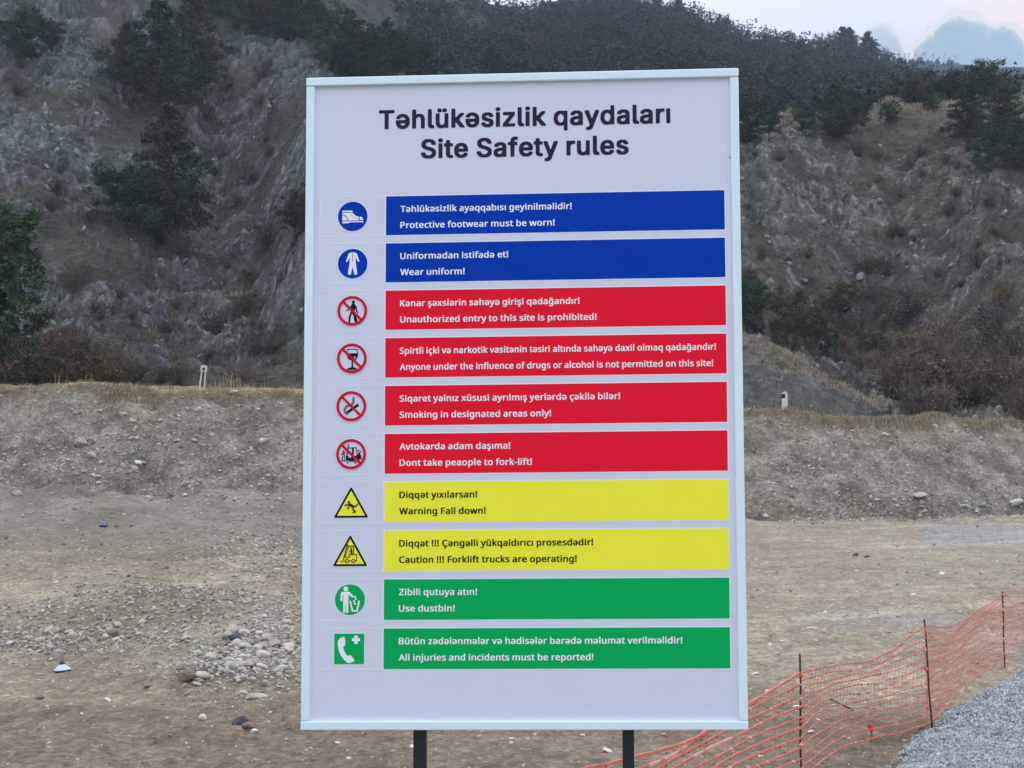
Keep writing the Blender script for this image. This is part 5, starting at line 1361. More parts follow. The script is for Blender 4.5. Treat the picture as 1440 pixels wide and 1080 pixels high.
# ------------------------------------------------------------------ crushed gravel bed, near right
EDGE = [(.6, 4.6), (1.75, 7.2), (2.508, 8.75), (3.0, 9.75), (3.26, 10.12), (3.75, 11.1), (4.25, 11.85), (5.35, 13.25), (7.5, 15.6), (10, 18)]


def edge_x(Y):
    return np.interp(Y, [e_[1] for e_ in EDGE], [e_[0] for e_ in EDGE])


gy = np.linspace(4.6, 16.5, 150)
gu = np.linspace(0, 1, 60)
GV = []
for y in gy:
    x0 = edge_x(y) + .06 * math.sin(y * 5) + .04 * math.sin(y * 13)
    x1 = x0 + 5
    for u in gu:
        x = x0 + (x1 - x0) * u ** 1.4
        dd_ = min(1.0, (x - x0) / .5)
        zz = float(gz(x, y)) + .10 * math.sin(dd_ * math.pi / 2) - .01 + .012 * math.sin(x * 9 + y * 7) * dd_
        GV.append((x, y, zz))
GV = np.array(GV)
gi = np.arange(len(GV)).reshape(len(gy), len(gu))
GF = np.stack([gi[:-1, :-1], gi[:-1, 1:], gi[1:, 1:], gi[1:, :-1]], -1).reshape(-1, 4)


def _gb(p, N, mix, noise, ramp, base, bump):
    g = N('ShaderNodeNewGeometry').outputs['Position']
    v = N('ShaderNodeTexVoronoi', {'Scale': 38.0, 'Vector': g}, feature='F1')
    c = ramp(v.outputs['Color'], [(0, (.13, .14, .14)), (.5, (.32, .34, .335)), (1, (.54, .57, .55))])
    base(c)
    bump(v.outputs['Distance'], 1.0, .02)


M_gravelbed = mat('gravel_bed', _gb)
gme = mesh_from_np('gravel_bed', GV, GF, [M_gravelbed], True)
gb = link(bpy.data.objects.new('gravel_bed', gme))
gb['kind'] = 'structure'
n = 19000
Yp = 5.5 + rng.random(n) ** .8 * 9.0
Xp = edge_x(Yp) - .03 + (rng.random(n) ** .9) * np.minimum(3.3, np.maximum(.6, .43 * Yp - edge_x(Yp)))
dd_ = np.clip((Xp - edge_x(Yp)) / .5, 0, 1)
rp = .006 + .010 * rng.random(n) ** 1.5
rp *= np.clip(Yp / 9, .8, 1.3)
Pz = gz(Xp, Yp) + .10 * np.sin(dd_ * np.pi / 2) + rp * .3
o = pebble_field('crushed_gravel', np.stack([Xp, Yp, Pz], 1), rp, M_gravel, OCT, .8)
tag(o, 'pale blue grey crushed gravel spread in the near right corner', 'gravel')

# ------------------------------------------------------------------ orange net fence on rebar stakes
fence = thing('net_fence', 'orange plastic safety net strung on thin rusty stakes along the gravel edge', 'fence', (1.9, 8.56, 0))
FP = [(.05, 5.2, .76, .03), (1.899, 8.56, .70, .02), (3.274, 10.28, .775, .03), (5.007, 13.2, .755, .02), (6.95, 16.3, .76, .02), (9.2, 19.4, .76, .02)]
off = Vector((1.9, 8.56, 0))
for i, ((x, y, zt, _), top, lean) in enumerate(zip(FP, (.76, .82, .845, .765, .8, .8), (.0, -.012, .04, .0, .01, 0))):
    if i == 0:
        continue
    g = Geo()
    z0 = float(gz(x, y))
    pts = [Vector((x + lean * (1 - t), y, z0 - .1 + (top + .1 - 0) * t)) - off for t in (0, .2, .4, .6, .8, 1)]
    pts = [p + Vector((.003 * math.sin(k * 2.1), 0, 0)) for k, p in enumerate(pts)]
    g.tube(pts, .007, 6)
    g.obj('stake', [M_rust], fence, True)


def net_span(a, b, sag, bulge, n_str, step, seed):
    r_ = random.Random(seed)
    (xa, ya, za, ba), (xb, yb, zb2, bb) = a, b
    L = math.hypot(xb - xa, yb - ya)
    n_ = max(6, int(L / step))
    dirx, diry = (xb - xa) / L, (yb - ya) / L
    nxv, nyv = -diry, dirx
    rows_ = []
    ph = [r_.uniform(0, 6.28) for _ in range(6)]
    for k in range(n_str):
        v = k / (n_str - 1)
        line = []
        for i in range(n_ + 1):
            t = i / n_
            q = 4 * t * (1 - t)
            zt_ = za + (zb2 - za) * t - sag * q + .012 * math.sin(t * 9 + ph[0])
            zbm = .03 + .02 * math.sin(t * 6 + ph[1]) + .05 * q
            vv = v ** (1 + .12 * math.sin(t * 5 + ph[2]))
            z = zt_ + (zbm - zt_) * vv + (.010 * math.sin(t * 7 + k * 1.1 + ph[3]) + .004 * math.sin(t * 23 + k * 2.3)) * q
            of = bulge * q * math.sin(v * 3.0) + .005 * math.sin(t * 17 + k + ph[4])
            x = xa + (xb - xa) * t + nxv * of
            y = ya + (yb - ya) * t + nyv * of
            g0, g1 = float(gz(xa, ya)), float(gz(xb, yb))
            line.append(Vector((x, y, z + g0 + (g1 - g0) * t)) - off)
        rows_.append(line)
    return rows_


def build_net(a, b, sag, bulge, seed, step=.055, n_str=11, w=1.0, vert=.0011):
    rows_ = net_span(a, b, sag, bulge, n_str, step, seed)
    r_ = random.Random(seed + 9)
    g = Geo()
    n_ = len(rows_[0])
    for k, ln in enumerate(rows_):
        bold = w * (1.25 if k in (0, n_str - 1) else r_.uniform(.75, 1.1))
        rad = [.0042 * bold * (1 + .35 * math.sin(i * 1.9 + k)) for i in range(n_)]
        g.tube(ln, rad, 4, 0, False)
    for i in range(0, n_):
        zig = [rows_[k][i] + Vector((.004 * (1 if k % 2 else -1), 0, 0)) for k in range(n_str)]
        g.tube(zig, vert, 3, 0, False)
        for k in range(n_str):
            if r_.random() < .55:
                p = rows_[k][i]
                s_ = .0075 * w * r_.uniform(.7, 1.2)
                V = OCT[0] * s_ + np.array(p)
                g.add(V, [tuple(f) for f in OCT[1]], 1 if r_.random() < .22 else 0)
    # folds where the sheet is bunched: short pale runs
    for _ in range(7):
        k = r_.randrange(n_str)
        i0 = r_.randrange(0, max(1, n_ - 10))
        ln = [p + Vector((0, -.006, .003)) for p in rows_[k][i0:i0 + r_.randrange(4, 10)]]
        if len(ln) > 2:
            g.tube(ln, [.0060 * min(w, 1.2) * (1 + .5 * math.sin(q * 2.3)) for q in range(len(ln))], 4, 1, False)
    g.obj('net', [M_net, M_netpale], fence)


build_net(FP[0], FP[1], .09, .05, 1, .085, 11, 2.0, .0006)
build_net(FP[1], FP[2], .075, .10, 2, .06, 12, 1.25, .0014)
build_net(FP[2], FP[3], .08, .10, 3, .05, 13, .95, .0018)
build_net(FP[3], FP[4], .06, .08, 4, .06, 13, .75, .0013)
build_net(FP[4], FP[5], .06, .08, 5, .08, 13, 1.1)
# bunched ties on the stakes
for (x, y, zt, _) in FP[1:5]:
    for q in range(5):
        z = zt - .02 - q * .15
        g = Geo()
        V = OCT[0] * np.array([.016, .014, .022]) + np.array([x - off.x + .004 * (-1) ** q, y - off.y - .008, z + float(gz(x, y))])
        g.add(V, [tuple(f) for f in OCT[1]])
        g.obj('tie', [M_netpale if q % 2 else M_net], fence)

# small red flag tape on a wire behind the net
p = place(1216, 1042)
g = Geo()
g.tube([(0, 0, -.02), (.004, 0, .11)], .003, 5, 1)
g.add([(0, 0, .05), (-.022, .01, .09), (-.03, 0, .115), (0, 0, .12), (.012, -.01, .085), (.003, .004, .05), (-.022, .014, .09), (-.03, .004, .115), (0, .004, .12), (.012, -.006, .085)],
      [(0, 1, 2, 3, 4), (9, 8, 7, 6, 5), (0, 5, 6, 1), (1, 6, 7, 2), (2, 7, 8, 3), (3, 8, 9, 4), (4, 9, 5, 0)], 0)
o = g.obj('marker_tape', [M_redtape, M_rust])
o.location = p
tag(o, 'small bright red tape scrap tied to a wire behind the net', 'tape')

# pole lying on the ground by the first stake (thin dark stick)
p = place(1160, 985); q = place(1190, 1000)
g = Geo()
g.tube([(0, 0, .012), (q.x - p.x, q.y - p.y, q.z - p.z + .012)], [.006, .009], 6)
o = g.obj('stick', [M_bark], None, True)
o.location = p
tag(o, 'thin dark stick lying on the dirt right of the first stake', 'stick')

# ------------------------------------------------------------------ plastic base with a pipe stub, left foreground
p = place(95, 943)
cone = thing('survey_marker', 'pale blue flared plastic base with a short mauve pipe stub standing on dirt', 'marker', p)
cone.rotation_euler = (0, R(-4), 0)


def lathe(prof, n=20):
    V, Fs = [], []
    for r_, z in prof:
        for k in range(n):
            a = 2 * math.pi * k / n
            V.append((r_ * math.cos(a), r_ * math.sin(a), z))
    for i in range(len(prof) - 1):
        for k in range(n):
            Fs.append((i * n + k, i * n + (k + 1) % n, (i + 1) * n + (k + 1) % n, (i + 1) * n + k))
    return V, Fs


g = Geo()
V, Fs = lathe([(0, .006), (.083, .006), (.088, .010), (.085, .016), (.060, .034), (.036, .056), (.030, .066), (.0, .068)])
g.add(V, Fs)
g.obj('flared_base', [M_tin], cone, True)
g = Geo()
V, Fs = lathe([(0, .062), (.031, .062), (.031, .074), (0, .074)])
g.add(V, Fs)
g.obj('collar', [M_marker], cone, True)
g = Geo()
V, Fs = lathe([(0, .072), (.021, .072), (.019, .12), (.016, .165), (.013, .192), (0, .192)])
g.add(V, Fs)
g.obj('pipe_stub', [M_pipe], cone, True)

# crumpled blue scrap on the bank foot
p = place(147, 741)
g = Geo()
V = stone_verts(I1[0], 77, .5, 2.0) * np.array([.20, .12, .10])
g.add(V, [tuple(f) for f in I1[1]])
o = g.obj('plastic_scrap', [M_scrap])
o.location = p + Vector((0, 0, .04))
tag(o, 'crumpled bright blue plastic scrap at the foot of the left bank', 'litter')

# ------------------------------------------------------------------ roadside marker posts on the crest
def on_crest(px, back=.9):
    s = (px - 720) / F
    Y = float(np.interp(px, kx, KY[:, 1])) + back
    return Vector((s * Y, Y, float(gz(s * Y, Y))))


p = on_crest(284)
mp_ = thing('marker_post', 'weathered white concrete marker post with two legs on the left bank crest', 'post', p)
mp_.rotation_euler = (0, R(3), R(10))
for a, b in ((-.17, -.085), (.06, .12)):
    g = Geo()
    g.add([(a - .03, -.06, -.3), (b - .03, -.06, -.3), (b - .03, .06, -.3), (a - .03, .06, -.3), (a * .75, -.05, .84), (b * .85, -.05, .84), (b * .85, .05, .84), (a * .75, .05, .84)],
          [(0, 1, 5, 4), (1, 2, 6, 5), (2, 3, 7, 6), (3, 0, 4, 7), (4, 5, 6, 7), (3, 2, 1, 0)])
    add_bevel(g.obj('leg', [M_concrete], mp_), .012, 2)
g = Geo()
g.box((-.15, -.07, .8405), (.13, .07, 1.12))
add_bevel(g.obj('post_head', [M_concrete], mp_), .025, 2)
g = Geo()
g.box((-.07, -.078, .90), (.04, -.0705, 1.02))
g.obj('dark_hole', [M_marker], mp_)

p = on_crest(1104)
mp2 = thing('marker_post', 'white concrete marker post with slanted black topped face on the right bank crest', 'post', p)
mp2.rotation_euler = (0, 0, R(-28))
g = Geo()
g.add([(-.13, -.10, -.3), (.13, -.10, -.3), (.13, .10, -.3), (-.13, .10, -.3), (-.12, -.09, .62), (.12, -.09, .62), (.12, .09, .62), (-.12, .09, .62)],
      [(0, 1, 5, 4), (1, 2, 6, 5), (2, 3, 7, 6), (3, 0, 4, 7), (3, 2, 1, 0)])
add_bevel(g.obj('shaft', [M_concrete], mp2), .012, 2)
g = Geo()
g.add([(-.122, -.092, .6205), (.05, -.092, .6205), (.05, .092, .6205), (-.122, .092, .6205), (-.122, -.092, .82), (.05, -.092, .86), (.05, .092, .86), (-.122, .092, .82)],
      [(0, 1, 5, 4), (1, 2, 6, 5), (2, 3, 7, 6), (3, 0, 4, 7), (4, 5, 6, 7), (3, 2, 1, 0)])
g.obj('black_band', [M_marker], mp2)
g = Geo()
g.add([(.052, -.09, .6205), (.12, -.09, .6205), (.12, .09, .6205), (.052, .09, .6205), (.052, -.09, .93), (.12, -.09, .86), (.12, .09, .86), (.052, .09, .93)],
      [(0, 1, 5, 4), (1, 2, 6, 5), (2, 3, 7, 6), (3, 0, 4, 7), (4, 5, 6, 7), (3, 2, 1, 0)])
g.obj('white_edge', [M_concrete], mp2)
g = Geo()
g.add([(-.122, -.092, .8205), (.05, -.092, .8605), (.05, .092, .8605), (-.122, .092, .8205), (-.10, -.08, .89), (.05, -.08, .95), (.05, .08, .95), (-.10, .08, .89)],
      [(0, 1, 5, 4), (1, 2, 6, 5), (2, 3, 7, 6), (3, 0, 4, 7), (4, 5, 6, 7)])
g.obj('cap', [M_concrete], mp2)

# ------------------------------------------------------------------ dry grass on the crest and on the mound (too many to count)
def grass_field(name, P, H, m, label, per=7, spread=.16, wid=.012):
    P = np.asarray(P)
    n = len(P)
    B = np.repeat(P, per, 0)
    Hh = np.repeat(H, per) * (.5 + .7 * rng.random(n * per))
    B = B + np.stack([rng.normal(0, spread, n * per), rng.normal(0, spread, n * per), np.full(n * per, -.02)], 1)
    a = rng.random(n * per) * 6.283
    lean = rng.random(n * per) * .55
    w = wid * (.6 + .8 * rng.random(n * per))
    dx_ = np.stack([np.cos(a), np.sin(a), 0 * a], 1)
    sd = np.stack([-np.sin(a), np.cos(a), 0 * a], 1)
    v0 = B - sd * w[:, None]
    v1 = B + sd * w[:, None]
    mid = B + np.array([0, 0, 1]) * (Hh * .6)[:, None] + dx_ * (lean * Hh * .25)[:, None]
    v2 = mid + sd * (w * .7)[:, None]
    v3 = mid - sd * (w * .7)[:, None]
    tip = B + np.array([0, 0, 1]) * Hh[:, None] + dx_ * (lean * Hh)[:, None]
    V = np.stack([v0, v1, v2, v3, tip], 1).reshape(-1, 3)
    k = np.arange(n * per)[:, None] * 5
    Fs = np.concatenate([k + np.array([[0, 1, 2]]), k + np.array([[0, 2, 3]]), k + np.array([[3, 2, 4]])], 0)
    o = link(bpy.data.objects.new(name, mesh_from_np(name, V, Fs, [m])))
    tag(o, label, 'grass', None, 'stuff')
    return o


n = 2600
pxp = rng.random(n) * 1700 - 130
cc = np.interp(pxp, kx, KY[:, 1])
Yp = cc - .25 + rng.random(n) ** 1.3 * 4.2
Xp = (pxp - 720) / F * Yp
dens = fbm(Xp * .5, Yp * .5, 3, 451)
keep = (rng.random(n) < .55 + .8 * dens)
Xp, Yp, dn = Xp[keep], Yp[keep], dens[keep]
Hh = .06 + .15 * rng.random(len(Xp)) ** 2 + .10 * np.clip(dn, 0, 1)
grass_field('crest_grass', np.stack([Xp, Yp, gz(Xp, Yp)], 1), Hh, M_grass, 'dry straw coloured grass along the crest of the earth bank', 9, .22, .016)
# hanging tufts on the right bank shoulder
n = 700
pxp = np.concatenate([rng.normal(1265, 45, n), rng.normal(1120, 20, 60), rng.normal(165, 14, 90), rng.normal(1400, 40, 120)])
cc = np.interp(pxp, kx, KY[:, 1])
Yp = cc - rng.random(len(pxp)) ** 1.6 * 1.3
Xp = (pxp - 720) / F * Yp
grass_field('shoulder_grass', np.stack([Xp, Yp, gz(Xp, Yp)], 1), .10 + .16 * rng.random(len(Xp)), M_grass, 'tawny grass hanging over the shoulder of the bank', 8, .16, .014)
# taller stalks
n = 150
pxp = np.concatenate([rng.normal(325, 20, 40), rng.normal(60, 60, 14), rng.normal(1380, 50, 10)])
n = len(pxp)
Yp = np.interp(pxp, kx, KY[:, 1]) + .4 + rng.random(n) * 1.5
Xp = (pxp - 720) / F * Yp
grass_field('tall_stalks', np.stack([Xp, Yp, gz(Xp, Yp)], 1), .3 + .5 * rng.random(n), M_grass, 'tall dry grass stalks standing on the bank crest', 4, .10, .010)
# grass on the mound ridge and along the spur crest
mm = np.argwhere(mound_mask & (np.abs(YY - my + 2.2) < 1.4) & (np.abs(S)[None, :] < .45))
sel = mm[rng.integers(0, len(mm), 700)] if len(mm) else []
if len(mm):
    grass_field('mound_grass', np.stack([XX[sel[:, 0], sel[:, 1]], YY[sel[:, 0], sel[:, 1]], Z[sel[:, 0], sel[:, 1]]], 1), .12 + .2 * rng.random(700), M_grass, 'dry grass along the ridge of the scree mound', 7, .15, .016)
pxp = 1030 + rng.random(1500) * 330
Yp = np.interp(pxp, kx, KY[:, 5]) - 2.5 + rng.random(1500) * 4
Xp = (pxp - 720) / F * Yp
grass_field('spur_grass', np.stack([Xp, Yp, gz(Xp, Yp)], 1), (.10 + .2 * rng.random(1500)), M_grass, 'pale dry grass along the top of the rocky spur', 6, .35, .04)
# low scrub and heath over the slopes
n = 5200
pxp = rng.random(n) * 1640 - 100
Yp = 66 + rng.random(n) * 72
Xp = (pxp - 720) / F * Yp
jj = np.clip(np.searchsorted(S, Xp / Yp), 0, nc - 1); ii = np.clip(np.searchsorted(YR, Yp), 0, nr - 1)
keep = (rock[ii, jj] < .75) & (rng.random(n) < .5 + fbm(Xp * .15, Yp * .15, 3, 461))
Xp, Yp = Xp[keep], Yp[keep]
M_heath = pebble_mat('slope_heath', (.07, .055, .035), (.22, .17, .10))
grass_field('slope_heath', np.stack([Xp, Yp, gz(Xp, Yp)], 1), .18 + .4 * rng.random(len(Xp)) ** 2, M_heath, 'low brown heath and weeds over the rocky slope', 9, .32, .035)

# ------------------------------------------------------------------ trees and bushes
def leaf_cloud(centres, radii, per, size, squash=.75, seed=0, upbias=0.0):
    r_ = np.random.default_rng(seed)
    C_ = np.repeat(np.asarray(centres), per, 0)
    Rr = np.repeat(np.asarray(radii), per)
    u = r_.normal(size=(len(C_), 3))
    u /= np.linalg.norm(u, axis=1)[:, None]
    rad = r_.random(len(C_)) ** .45
    Pp = C_ + u * (Rr * rad)[:, None] * np.array([1, 1, squash])
    a = r_.normal(size=(len(C_), 3)); a[:, 2] = a[:, 2] * .6 + upbias
    a /= np.linalg.norm(a, axis=1)[:, None]
    b = np.cross(a, r_.normal(size=(len(C_), 3)))
    b /= np.linalg.norm(b, axis=1)[:, None]
    sz = size * (.6 + .8 * r_.random(len(C_)))
    v0 = Pp - b * (sz * .32)[:, None]
    v1 = Pp + b * (sz * .32)[:, None]
    v2 = Pp + a * sz[:, None]
    V = np.stack([v0, v1, v2], 1).reshape(-1, 3)
    Fs = np.arange(len(V)).reshape(-1, 3)
    return V, Fs


def crown_pts(kind, seed):
    """clump centres in a unit-high tree (z 0..1)"""
    r_ = np.random.default_rng(seed)
    Cn, Rd = [], []
    if kind == 'pine':
        n_w = 10
        for w in range(n_w):
            t = w / (n_w - 1)
            z = .12 + .82 * t
            R0 = .36 * (1 - t ** 1.6) ** .8 + .06
            if t < .2:
                R0 *= .8
            nb = int(3 + 6 * (1 - t))
            a0 = r_.random() * 6.28
            for k in range(nb):
                a = a0 + 6.283 * k / nb + r_.normal() * .25
                L = R0 * r_.uniform(.5, 1.15)
                for q in (.35, .7, 1.0):
                    if q * L < .03 and t < .9: continue
                    Cn.append((math.cos(a) * L * q, math.sin(a) * L * q, z + .03 * q * r_.normal() + .03 * q + .02 * r_.normal()))
                    Rd.append(.078 * (1.15 - .35 * q) * r_.uniform(.7, 1.3) * (1.15 - .5 * t))
        Cn.append((0, 0, .96)); Rd.append(.035)
    elif kind == 'round':
        for k in range(70):
            u = r_.normal(size=3); u /= np.linalg.norm(u)
            rr = r_.random() ** .4
            Cn.append((u[0] * .40 * rr + .03 * r_.normal(), u[1] * .40 * rr, .56 + u[2] * .40 * rr))
            Rd.append(r_.uniform(.06, .13))
    elif kind == 'column':
        for k in range(90):
            z = r_.uniform(.06, .96)
            R0 = .20 * (1 - abs(z - .42) ** 1.5 * 1.3)
            a = r_.random() * 6.283
            q = r_.random() ** .5
            Cn.append((math.cos(a) * R0 * q, math.sin(a) * R0 * q, z))
            Rd.append(r_.uniform(.04, .075))
    return np.array(Cn), np.array(Rd)


def tree_meshes(kind, seed, leafm, per, size):
    Cn, Rd = crown_pts(kind, seed)
    V, Fs = leaf_cloud(Cn, Rd, per, size, .7, seed, .2)
    crown = mesh_from_np('crown', V, Fs, [leafm])
    g = Geo()
    r_ = random.Random(seed)
    top = .93 if kind != 'round' else .7
    pts = [(.012 * math.sin(k * 1.3 + seed), .012 * math.cos(k * 1.7 + seed), -.03 + (top + .03) * k / 6) for k in range(7)]
    g.tube(pts, [.022 * (1 - k / 7.5) + .003 for k in range(7)], 6)
    for k in range(10):
        c = Cn[r_.randrange(len(Cn))]
        z0 = max(.05, c[2] - .10)
        g.tube([(0, 0, z0), (c[0] * .5, c[1] * .5, z0 + .04), (c[0], c[1], c[2])], [.009, .006, .002], 4)
    tr = bpy.data.meshes.new('trunk')
    tr.from_pydata(g.v, [], g.f)
    tr.materials.append(M_bark)
    tr.update()
    return crown, tr


def bare_bush(seed, m, n_=420, leafy=160):
    r_ = np.random.default_rng(seed)
    V, Fs = [], []
    nb = 26
    for k in range(nb):
        a = r_.random() * 6.283
        out = r_.uniform(.05, .55)
        base = np.array([r_.normal() * .06, r_.normal() * .06, 0])
        tip = base + np.array([math.cos(a) * out, math.sin(a) * out, r_.uniform(.55, 1.0) * (1.1 - out * .6)])
        for q in range(n_ // nb):
            t = r_.uniform(.15, 1)
            p0 = base + (tip - base) * t
            dv = (tip - base) * .25 + r_.normal(size=3) * .10
            dv[2] = abs(dv[2])
            sd = np.cross(dv, r_.normal(size=3)); sd /= np.linalg.norm(sd) + 1e-9
            i0 = len(V)
            V += [p0 - sd * .0065, p0 + sd * .0065, p0 + dv]
            Fs.append((i0, i0 + 1, i0 + 2))
        sd = np.cross(tip - base, r_.normal(size=3)); sd /= np.linalg.norm(sd)
        i0 = len(V)
        V += [base - sd * .011, base + sd * .011, tip]
        Fs.append((i0, i0 + 1, i0 + 2))
    V = np.array(V)
    if leafy:
        cen = np.stack([r_.normal(0, .26, leafy), r_.normal(0, .26, leafy), r_.uniform(.15, .85, leafy)], 1)
        V2, F2 = leaf_cloud(cen, np.full(leafy, .07), 4, .045, .8, seed)
        Fs = np.concatenate([np.array(Fs), F2 + len(V)])
        V = np.concatenate([V, V2])
    return mesh_from_np('shrub', V, np.array(Fs), [m])


PINES = [tree_meshes('pine', 40 + k, M_pine, 74, .026) for k in range(4)]
ROUNDS = [tree_meshes('round', 60 + k, M_leaf, 150, .025) for k in range(3)]
OLIVES = [tree_meshes('round', 70 + k, M_olive, 130, .026) for k in range(2)]
COLUMN = tree_meshes('column', 80, M_leaf, 150, .018)
TW = [bare_bush(90 + k, M_twig, 620, 170) for k in range(4)]
YW = [bare_bush(95 + k, M_ywell, 500, 260) for k in range(2)]
FARP = []
for k in range(4):
    Cn, Rd = crown_pts('pine' if k < 2 else 'round', 110 + k)
    V, Fs = leaf_cloud(Cn, Rd * 1.1, 11, .075, .75, 110 + k, .2)
    g = Geo()
    g.tube([(0, 0, -.05), (0, 0, .8)], [.02, .006], 4)
    gf = []
    for f in g.f:
        gf += [(f[0], f[1], f[2]), (f[0], f[2], f[3])] if len(f) == 4 else [f[:3]]
    V2 = np.array(g.v)
    Fa = np.concatenate([Fs, np.array(gf) + len(V)])
    FARP.append(mesh_from_np('tree', np.concatenate([V, V2]), Fa, [M_pine if k < 3 else M_olive, M_bark], False, [0] * len(Fs) + [1] * len(gf)))
M_twigfar = leaf_mat('far_bare_scrub', (.044, .042, .032), (.068, .060, .046), (.10, .082, .062))
FARB = [bare_bush(120 + k, M_twigfar, 340, 120) for k in range(3)]


def tree(px, py, hpx, wide, meshes, name, label, group=None, pos=None, ymin=60.0, cat='tree'):
    p = pos or place(px, py, ymin)
    if p is None:
        return None
    H = hpx / F * p.y
    t = thing(name, label, cat, p - Vector((0, 0, H * .02)), group)
    t.scale = (H * wide, H * wide, H)
    t.rotation_euler = (0, 0, random.random() * 6.28)
    for me, nm in zip(meshes, ('crown', 'trunk')):
        link(bpy.data.objects.new(nm, me), t)
    return t


def shrub(px, py, hpx, wide, me, name, label, group=None, ymin=60.0, pos=None, cat='shrub'):
    p = pos or place(px, py, ymin)
    if p is None:
        return None
    H = hpx / F * p.y
    o = bpy.data.objects.new(name, me)
    o.location = p - Vector((0, 0, H * .03))
    o.scale = (H * wide, H * wide, H)
    o.rotation_euler = (0, 0, random.random() * 6.28)
    COL.objects.link(o)
    return tag(o, label, cat, group)


P4 = lambda: random.choice(PINES)
# left side, each one tellable
tree(12, 536, 262, 1.0, COLUMN, 'leafy_tree', 'tall dense green tree cut by the left photo edge behind the bank', pos=None)
tree(-30, 536, 230, 1.1, COLUMN, 'leafy_tree', 'dense green tree mostly outside the left photo edge')
tree(232, 338, 200, .92, PINES[0], 'pine_tree', 'tall olive green pine in the middle of the left rocky slope')
tree(160, 312, 92, 1.15, ROUNDS[0], 'leafy_tree', 'bushy bright green tree at the left foot of the tall pine')
tree(190, 318, 70, 1.1, ROUNDS[1], 'leafy_tree', 'low dark green tree under the tall pine', None)
tree(212, 155, 165, 1.0, PINES[1], 'pine_tree', 'dark pine standing highest above the tall olive pine')
tree(262, 128, 150, 1.05, PINES[2], 'pine_tree', 'dark spreading pine right of the one above the olive pine')
tree(168, 120, 90, 1.1, PINES[3], 'pine_tree', 'small dark pine left of the upper pine pair')
tree(15, 88, 88, 1.2, ROUNDS[2], 'leafy_tree', 'dark tree in the upper left corner of the slope')
tree(60, 70, 50, 1.2, OLIVES[0], 'scrub_tree', 'olive scrub tree near the upper left corner')
tree(412, 338, 78, .9, OLIVES[1], 'scrub_tree', 'dark brownish scrub tree beside the left edge of the board')
tree(440, 330, 90, .9, PINES[2], 'pine_tree', 'pine partly hidden behind the left edge of the board')
for i, (x, y, h_) in enumerate([(320, 34, 95), (362, 40, 100), (405, 52, 95), (445, 70, 80), (488, 108, 100), (520, 112, 82), (556, 108, 78), (598, 112, 60), (632, 112, 44), (468, 100, 62), (540, 80, 60), (300, 14, 70)]):
    tree(x, y + 6, h_ * 1.05, 1.1, P4() if i % 3 else random.choice(ROUNDS), 'pine_tree', '%s dark tree %s in the dense clump above the board left corner' % (('tall', 'broad', 'smaller')[i % 3], 'along the upper rim' if y < 75 else 'along the lower rim'), 'trees in the clump above the board')
for i, (x, y, h_) in enumerate([(690, 112, 52), (716, 108, 44), (662, 88, 30), (640, 60, 24), (740, 112, 40), (772, 60, 28), (800, 100, 34)]):
    tree(x, y + 4, h_, 1.15, P4(), 'pine_tree', ('%s small dark pine from the left just above the board top' % ('third', 'fourth', 'second', 'first and highest', 'fifth', 'sixth', 'seventh and rightmost')[i]))
# right side spur
for x, y, h_, k, lab in [(1396, 140, 66, 1, 'round topped dark tree standing against the sky at the right edge'),
                         (1372, 190, 80, 0, 'dark pine lowest left in the clump at the right photo edge'),
                         (1425, 200, 85, 0, 'dark pine at the far right of the spur clump'),
                         (1402, 238, 70, 2, 'wide dark green tree hanging down the slope below the right clump'),
                         (1448, 236, 74, 0, 'dark tree cut by the right photo edge below the clump'),
                         (1186, 190, 78, 0, 'dark conical pine on the spur crest right of the board'),
                         (1212, 184, 50, 2, 'rounded dark tree touching the conical pine on the spur'),
                         (1056, 200, 62, 0, 'dark pine on the spur crest touching the board edge'),
                         (1088, 196, 48, 2, 'low dark tree right of the pine by the board edge'),
                         (1140, 190, 46, 2, 'low rounded tree between the two spur pines'),
                         (1262, 172, 36, 2, 'small dark tree on the rising part of the spur crest'),
                         (1322, 156, 32, 2, 'small dark tree at the high end of the grassy spur')]:
    tree(x, y + 3, h_, 1.15 if k != 1 else 1.05, P4() if k == 0 else random.choice(ROUNDS), 'pine_tree' if k == 0 else 'leafy_tree', lab)
tree(1052, 468, 84, 1.0, ROUNDS[1], 'leafy_tree', 'green tree beside the right edge of the board above the mound')
tree(1108, 486, 92, .95, OLIVES[0], 'scrub_tree', 'tall olive green scrub tree in the gully right of the board')
tree(1135, 492, 70, 1.1, OLIVES[1], 'scrub_tree', 'wide olive scrub tree deep in the right gully')
tree(1188, 452, 62, 1.1, OLIVES[1], 'scrub_tree', 'brownish scrub tree on the rock above the right gully')
